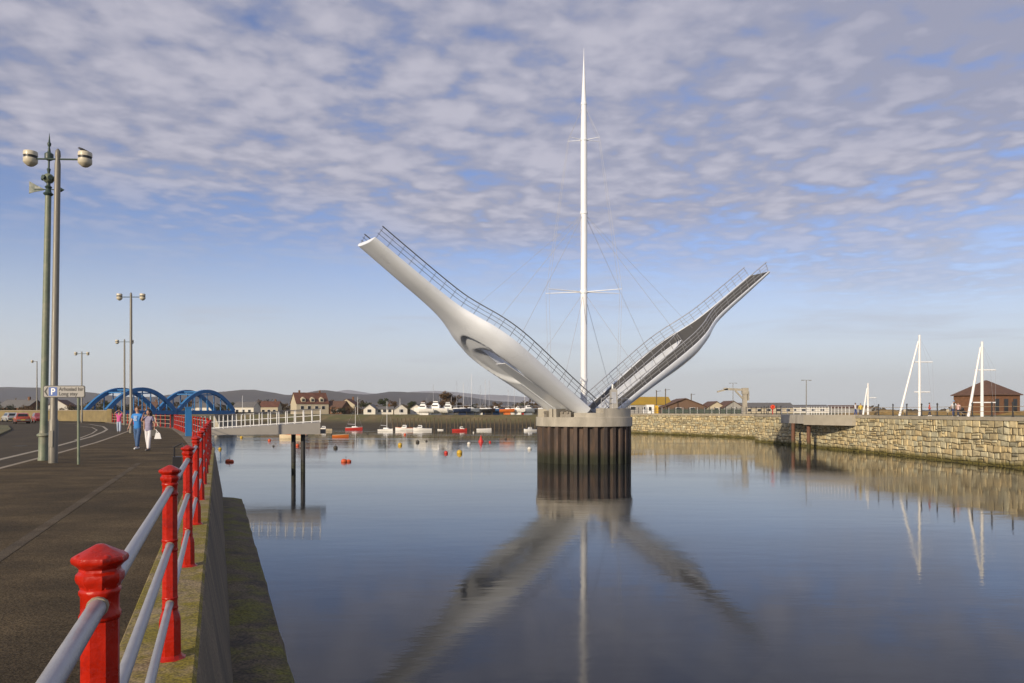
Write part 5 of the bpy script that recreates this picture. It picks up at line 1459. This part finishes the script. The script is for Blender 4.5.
# ------------------------------------------------------------------ boats
def hull_rings(L, B, D, fb_):
    rings = []
    for i in range(13):
        u = i / 12; x = -L / 2 + L * u
        b = B / 2 * (1 - max(0, (u - .35) / .65) ** 2.2) * (.82 + .18 * sstep(0, .3, u)) + .01
        sheer = fb_ * (.9 + .35 * u ** 2); kd = -D * (1 - max(0, (u - .7) / .3) ** 2)
        rings.append([(x, -b, sheer), (x, -b * .92, sheer * .3), (x, -b * .5, kd * .8), (x, 0, kd), (x, b * .5, kd * .8), (x, b * .92, sheer * .3), (x, b, sheer)])
    return rings
def boat(loc, rz, label, L, hullm, kind='motor', deckm=None, mast_h=0, cat='boat', group=None, trim=None, ashore=False):
    rt = thing('motor_boat' if kind != 'sail' else 'sailing_boat', label, cat, loc, rz, group)
    B, D, fb_ = L * .34, L * .09, L * .14
    rg = hull_rings(L, B, D, fb_)
    mb = MB(); mb.loft(rg, cap=True); mb.build('hull', hullm, rt, smooth=50)
    mb = MB(); rows_ = [[(r[0][0], r[0][1] * .95, r[0][2] - .06), (r[6][0], r[6][1] * .95, r[6][2] - .06)] for r in rg]
    for r in rows_: pass
    mb.loft([[(a[0], a[1], a[2] + .02), (b[0], b[1], b[2] + .02)] for a, b in rows_], cap=False, closed=False); mb.build('deck', deckm or M_WPAINT, rt)
    if trim:
        mb = MB()
        for s in (0, 6): mb.tube([(r[s][0], r[s][1] * 1.01, r[s][2]) for r in rg], .045 * L / 5, 6)
        mb.build('rubbing_strake', trim, rt)
    if kind in ('motor', 'cruiser', 'cuddy'):
        cl = L * (.34 if kind != 'cruiser' else .5); ch = L * (.16 if kind != 'cruiser' else .18)
        mb = MB(); x0_ = L * (.02 if kind == 'motor' else -.12)
        secs = []
        for u, sc in ((0, .8), (.1, 1), (.6, 1), (1, .35)):
            x = x0_ + cl * u; w_ = B * .34
            secs.append([(x, -w_, fb_ * .95), (x, w_, fb_ * .95), (x - (.1 * L if u == 1 else 0), w_ * .8, fb_ * .95 + ch * sc), (x - (.1 * L if u == 1 else 0), -w_ * .8, fb_ * .95 + ch * sc)])
        mb.loft(secs); cbn = mb.build('cabin', deckm or M_WPAINT, rt, smooth=20)
        mb = MB()
        for s in (-1, 1): mb.box((x0_ + cl * .4, s * B * .315, fb_ * .95 + ch * .62), (cl * .55, .05, ch * .32))
        mb.build('window', M_GLASS, cbn)
        if kind == 'cruiser':
            mb = MB(); mb.box((x0_ + cl * .35, 0, fb_ * .95 + ch * 1.35), (cl * .5, B * .45, ch * .7), taper=.8); fbr = mb.build('flybridge', M_WPAINT, rt)
            mb = MB(); mb.box((x0_ + cl * .38, 0, fb_ * .95 + ch * 1.42), (cl * .53, B * .46, ch * .22)); mb.build('window', M_GLASS, fbr)
            mb = MB(); mb.tube([(x0_ + .1, 0, fb_ + ch * 1.5), (x0_, 0, fb_ + ch * 3)], .05, 5); mb.build('aerial', M_STEEL, rt)
    elif kind == 'sail':
        mb = MB(); secs = [[(x, -B * w_, fb_ * .95), (x, B * w_, fb_ * .95), (x, B * w_ * .75, fb_ + hh), (x, -B * w_ * .75, fb_ + hh)] for x, w_, hh in ((-.12 * L, .3, .34), (.1 * L, .28, .34), (.26 * L, .16, .1))]
        mb.loft(secs); mb.build('cabin', M_WPAINT, rt)
    elif kind == 'open':
        for x in (-.2, .12):
            mb = MB(); mb.box((x * L, 0, fb_ * .75), (.22, B * .75, .05)); mb.build('seat', M_WOOD, rt)
    if kind in ('motor', 'open', 'cuddy') and not ashore:
        mb = MB(); mb.box((-L / 2 - .1, 0, fb_ * .9), (.28, .28, .55), taper=.8); mb.build('outboard', M_BLACK, rt)
    if mast_h:
        mx_ = .08 * L
        mb = MB(); mb.tube([(mx_, 0, fb_), (mx_, 0, fb_ + mast_h)], [.07, .045], 6); mb.build('mast', M_STEEL if ashore else M_WPAINT, rt)
        mb = MB(); mb.tube([(mx_, 0, fb_ + .9), (-.36 * L, 0, fb_ + 1.0)], .09, 6); mb.build('boom', M_STEEL, rt)
        for q in ((L * .47, 0, fb_ * 1.2), (-L * .48, 0, fb_)):
            mb = MB(); mb.tube([(mx_, 0, fb_ + mast_h * .98), q], .012, 4); mb.build('stay', M_CABLE, rt)
    if ashore:
        for x in (-.25, .22):
            for s in (-1, 1):
                mb = MB(); mb.tube([(x * L, s * B * .32, -D * .2), (x * L, s * B * .5, -D - .75)], .05, 5); mb.build('prop', M_WOOD, rt)
        mb = MB(); mb.box((0, 0, -D - .35), (L * .45, .18, .75)); mb.build('keel', hullm, rt)
    return rt
HW = paint('boat white', (.72, .71, .68), .35); HR = paint('boat red', (.5, .04, .03), .35); HO = paint('boat orange', (.62, .16, .03), .4); HB = paint('boat navy', (.025, .04, .09), .35); HK = paint('boat black', (.03, .03, .032), .4); HG = paint('boat grey', (.25, .28, .32), .4); HC = paint('boat cream', (.6, .5, .34), .5); HBL = paint('boat mid blue', (.05, .14, .32), .4)
def wpt(px, py, z=0.0): return gnd(px, py, z)
MG = 'boats moored in the harbour'
boat(wpt(323.5, 431, .0), R(195), 'cream white open boat just right of the grey approach end', 4.6, HC, 'cuddy', group=MG)
boat(wpt(293, 438.5), R(175), 'orange trimmed boat seen behind the black approach piles', 5.6, HC, 'open', trim=HO, group=MG)
boat(wpt(340.5, 437), R(10), 'orange hulled open boat with a dark blue stern cover', 3.4, HO, 'open', deckm=HBL, trim=HC, group=MG)
boat(wpt(354, 429.8), R(4), 'red and white sailing boat lying side on near the far bank', 4.9, HR, 'sail', trim=HW, mast_h=6.0, group=MG)
boat(wpt(385.8, 431.3), R(-25), 'white sailing boat with tall mast and dark waterline', 4.5, HW, 'sail', trim=HB, mast_h=7.6, group=MG)
boat(wpt(404.5, 430.4), R(178), 'white boat with an orange red stripe left of the moored motor boat', 5.2, HW, 'cuddy', trim=HO, group=MG)
boat(wpt(422.5, 430.6), R(185), 'white motor boat with dark windows moored below the white yachts', 5.2, HW, 'motor', trim=HB, group=MG)
boat(wpt(440.5, 430.2), R(160), 'tiny white dinghy left of the bright red boat', 1.9, HW, 'open', group=MG)
boat(wpt(459.5, 431), R(5), 'bright red motor boat with white cabin and blue cover', 4.1, HR, 'motor', deckm=HW, group=MG)
boat(wpt(484, 430.6), R(2), 'plain white open boat right of the bright red boat', 4.2, HW, 'open', group=MG)
boat(wpt(530, 431), R(200), 'white and blue boat moored close left of the pier', 3.6, HW, 'cuddy', trim=HBL, group=MG)
YG = 'boats laid up in the boatyard'
for px, Y, L_, hm, kd, mh, rz, lb in (
    (424, 252, 6.5, HW, 'cruiser', 0, 178, 'white cabin cruiser at the left end of the boatyard'),
    (437, 255, 7.5, HW, 'cruiser', 0, 172, 'larger white motor yacht second in the boatyard row'),
    (449, 258, 7.0, HW, 'cruiser', 0, 185, 'white motor yacht with flying bridge below the tall trees'),
    (462, 250, 6.0, HB, 'sail', 8.5, 20, 'navy hulled yacht ashore under the first tall mast'),
    (470, 254, 6.5, HG, 'sail', 11.5, 10, 'grey hulled yacht ashore with the tallest mast of the yard'),
    (479, 256, 5.5, HW, 'sail', 8.0, -15, 'white yacht ashore right of the tallest masted one'),
    (488, 251, 5.5, HK, 'sail', 9.5, 30, 'black hulled yacht ashore in the middle of the yard'),
    (496, 255, 5.5, HBL, 'cuddy', 0, 15, 'blue hulled boat ashore left of the orange one'),
    (507, 252, 5.0, HO, 'sail', 6.5, 5, 'orange hulled boat ashore in the yard'),
    (518, 254, 5.0, HW, 'cuddy', 0, -10, 'white boat ashore right of the orange one'),
    (528, 255, 6.5, HG, 'cuddy', 0, 12, 'grey boat ashore nearest the raised bridge deck'),
    (540, 256, 5.5, HK, 'sail', 8.0, 8, 'black hulled yacht ashore half behind the bridge deck'),
    (432, 266, 6, HG, 'sail', 8.5, 30, 'grey yacht ashore whose mast rises behind the white cabin cruisers'),
    (455.5, 268, 6, HK, 'sail', 10, -12, 'black yacht ashore in the second row behind the navy hulled one'),
    (484, 266, 5.6, HB, 'sail', 10.4, 22, 'navy yacht ashore in the second row behind the black hulled one'),
    (513, 268, 5.6, HW, 'sail', 8.8, 5, 'white yacht ashore in the second row right of the orange boat'),
    (523.5, 266, 5.6, HR, 'sail', 7.6, 15, 'red yacht ashore in the second row left of the last grey boat')):
    boat(Vector(((px - CX) / F * Y, Y, FARZ + 1.25)), R(rz), lb, L_, hm, kd, mast_h=mh, group=YG, ashore=True)
for px, Y, H, lb in ((357.7, 262, 6.2, 'bare flagpole on the bank above the red and white sailing boat'), (400, 262, 5.6, 'thin pole between the white bungalows and the boatyard'), (242.5, 260, 6.5, 'thin pole above the left end of the approach railing')):
    b = Vector(((px - CX) / F * Y, Y, FARZ - .1)); tag(MB().lathe([(.09, 0), (.05, H), (.09, H + .05), (.02, H + .15)], 8, c=(0, 0, 0)).build('flagpole', M_WPAINT), lb, 'pole').location = b

# timber stakes along the far bank
stk = MB(); stk.lathe([(.16, -.8), (.15, 2.2), (.1, 2.35)], 7)
st0 = tag(stk.build('timber_stake', M_WOOD), 'dark timber stake standing in the row along the far bank', 'stake', 'timber stakes along the far bank')
for i in range(36):
    px = 392 + 4.1 * i + random.uniform(-.7, .7)
    a = along(shore, .5 + i / 36 * .48)
    Y = 236.5 - (px - 392) * .075
    o = st0 if i == 0 else st0.copy()
    if i: COL.objects.link(o)
    o.location = ((px - CX) / F * Y, Y + 3, .75 + random.uniform(-.1, .35)); o.rotation_euler = (random.uniform(-.04, .04), random.uniform(-.04, .04), i)

# ------------------------------------------------------------------ mooring buoys
BG = 'mooring buoys on the harbour water'
BO = paint('buoy orange', (.55, .09, .025), .5, .15); BY = paint('buoy yellow', (.55, .35, .03), .5, .15); BK = paint('buoy dark', (.05, .045, .035), .6); BW_ = paint('buoy white', (.6, .58, .52), .5); BR = paint('buoy scarlet', (.5, .03, .02), .5)
def buoy(px, py, r, m, label, long_=False, cone=False):
    rt = thing('mooring_buoy', label, 'buoy', wpt(px, py), random.uniform(-.5, .5), BG)
    mb = MB()
    if cone: mb.lathe([(r * .8, -.2), (r, .1), (r * .6, .4), (r * .18, 1.0), (.03, 1.25)], 14)
    elif long_:
        mb.ball((-r * .6, 0, r * .3), r, 12, 8, 1.1, .9, .8); mb.ball((r * .8, 0, r * .25), r * .85, 12, 8, 1.2, .8, .75)
    else: mb.ball((0, 0, r * .35), r, 14, 9)
    mb.build('float', m, rt, smooth=60)
    mb = MB(); mb.tube([(0, 0, r), (0, 0, r * 1.5)], .025, 6)
    mb.tube([(.07 * math.cos(R(a)), 0, r * 1.5 + .07 + .07 * math.sin(R(a))) for a in range(0, 361, 30)], .015, 5, cap=False); mb.build('ring', M_STEELD, rt)
for a in ((229.5, 462, .30, BO, 'orange double float nearest the quay ledge', True), (346, 462, .32, BO, 'orange double float right of the black approach piles', True),
    (220, 449.5, .24, BY, 'small olive yellow buoy close to the quay corner'), (241.5, 438, .3, BY, 'yellow buoy under the middle of the grey approach'), (269.5, 441, .3, BO, 'rust orange buoy under the grey approach, left of the piles'), (273.5, 446.5, .16, BK, 'small dark buoy below the rust orange one under the approach'),
    (297.5, 446, .26, BO, 'orange buoy seen between the black approach piles'), (335.5, 448.5, .32, BK, 'dark brown buoy right of the approach piles'), (367.5, 434, .22, BK, 'small dark buoy below the red and white sailing boat'),
    (400, 445.5, .34, BY, 'yellow green buoy below the white sailing boat'), (405, 435, .3, BO, 'orange buoy right of the white sailing boat'), (417.5, 442.5, .33, BK, 'dark buoy below the moored white motor boat'),
    (426.5, 441.3, .22, BK, 'smaller dark buoy right of the dark one under the motor boat'), (446, 453.5, .26, BR, 'small scarlet buoy left of the bright yellow one'), (459.5, 453.5, .36, BY, 'bright yellow buoy in open water left of the pier'),
    (469, 444.5, .32, BW_, 'pale grey white buoy left of the red conical buoy'), (481, 442, .5, BR, 'red conical buoy under the plain white boat', False, True), (490, 442.5, .22, BR, 'tiny red buoy just right of the red conical one'),
    (505.5, 439.5, .25, BK, 'dark buoy between the red conical buoy and the pier'), (514, 437.5, .2, BK, 'tiny dark buoy nearest the blue and white boat'), (529.5, 449.5, .3, BW_, 'white buoy close left of the pier piling'), (473.5, 432.8, .2, BW_, 'small white buoy right of the bright red boat')):
    buoy(*a)

# ------------------------------------------------------------------ haze
hb = MB(); hb.box((0, 4700, 200), (13000, 10000, 420))
hz_o = hb.build('haze', None)
hm = bpy.data.materials.new('thin sea air'); hm.use_nodes = True
hm.node_tree.nodes.clear()
ho = hm.node_tree.nodes.new('ShaderNodeOutputMaterial'); pv = hm.node_tree.nodes.new('ShaderNodeVolumePrincipled')
pv.inputs['Color'].default_value = (0.93, 0.95, 0.985, 1); pv.inputs['Density'].default_value = 0.00008; pv.inputs['Anisotropy'].default_value = 0.2
hm.node_tree.links.new(pv.outputs[0], ho.inputs['Volume'])
hz_o.data.materials.clear(); hz_o.data.materials.append(hm)
hz_o['kind'] = 'stuff'; hz_o['label'] = 'thin bluish air in front of the distant hills'
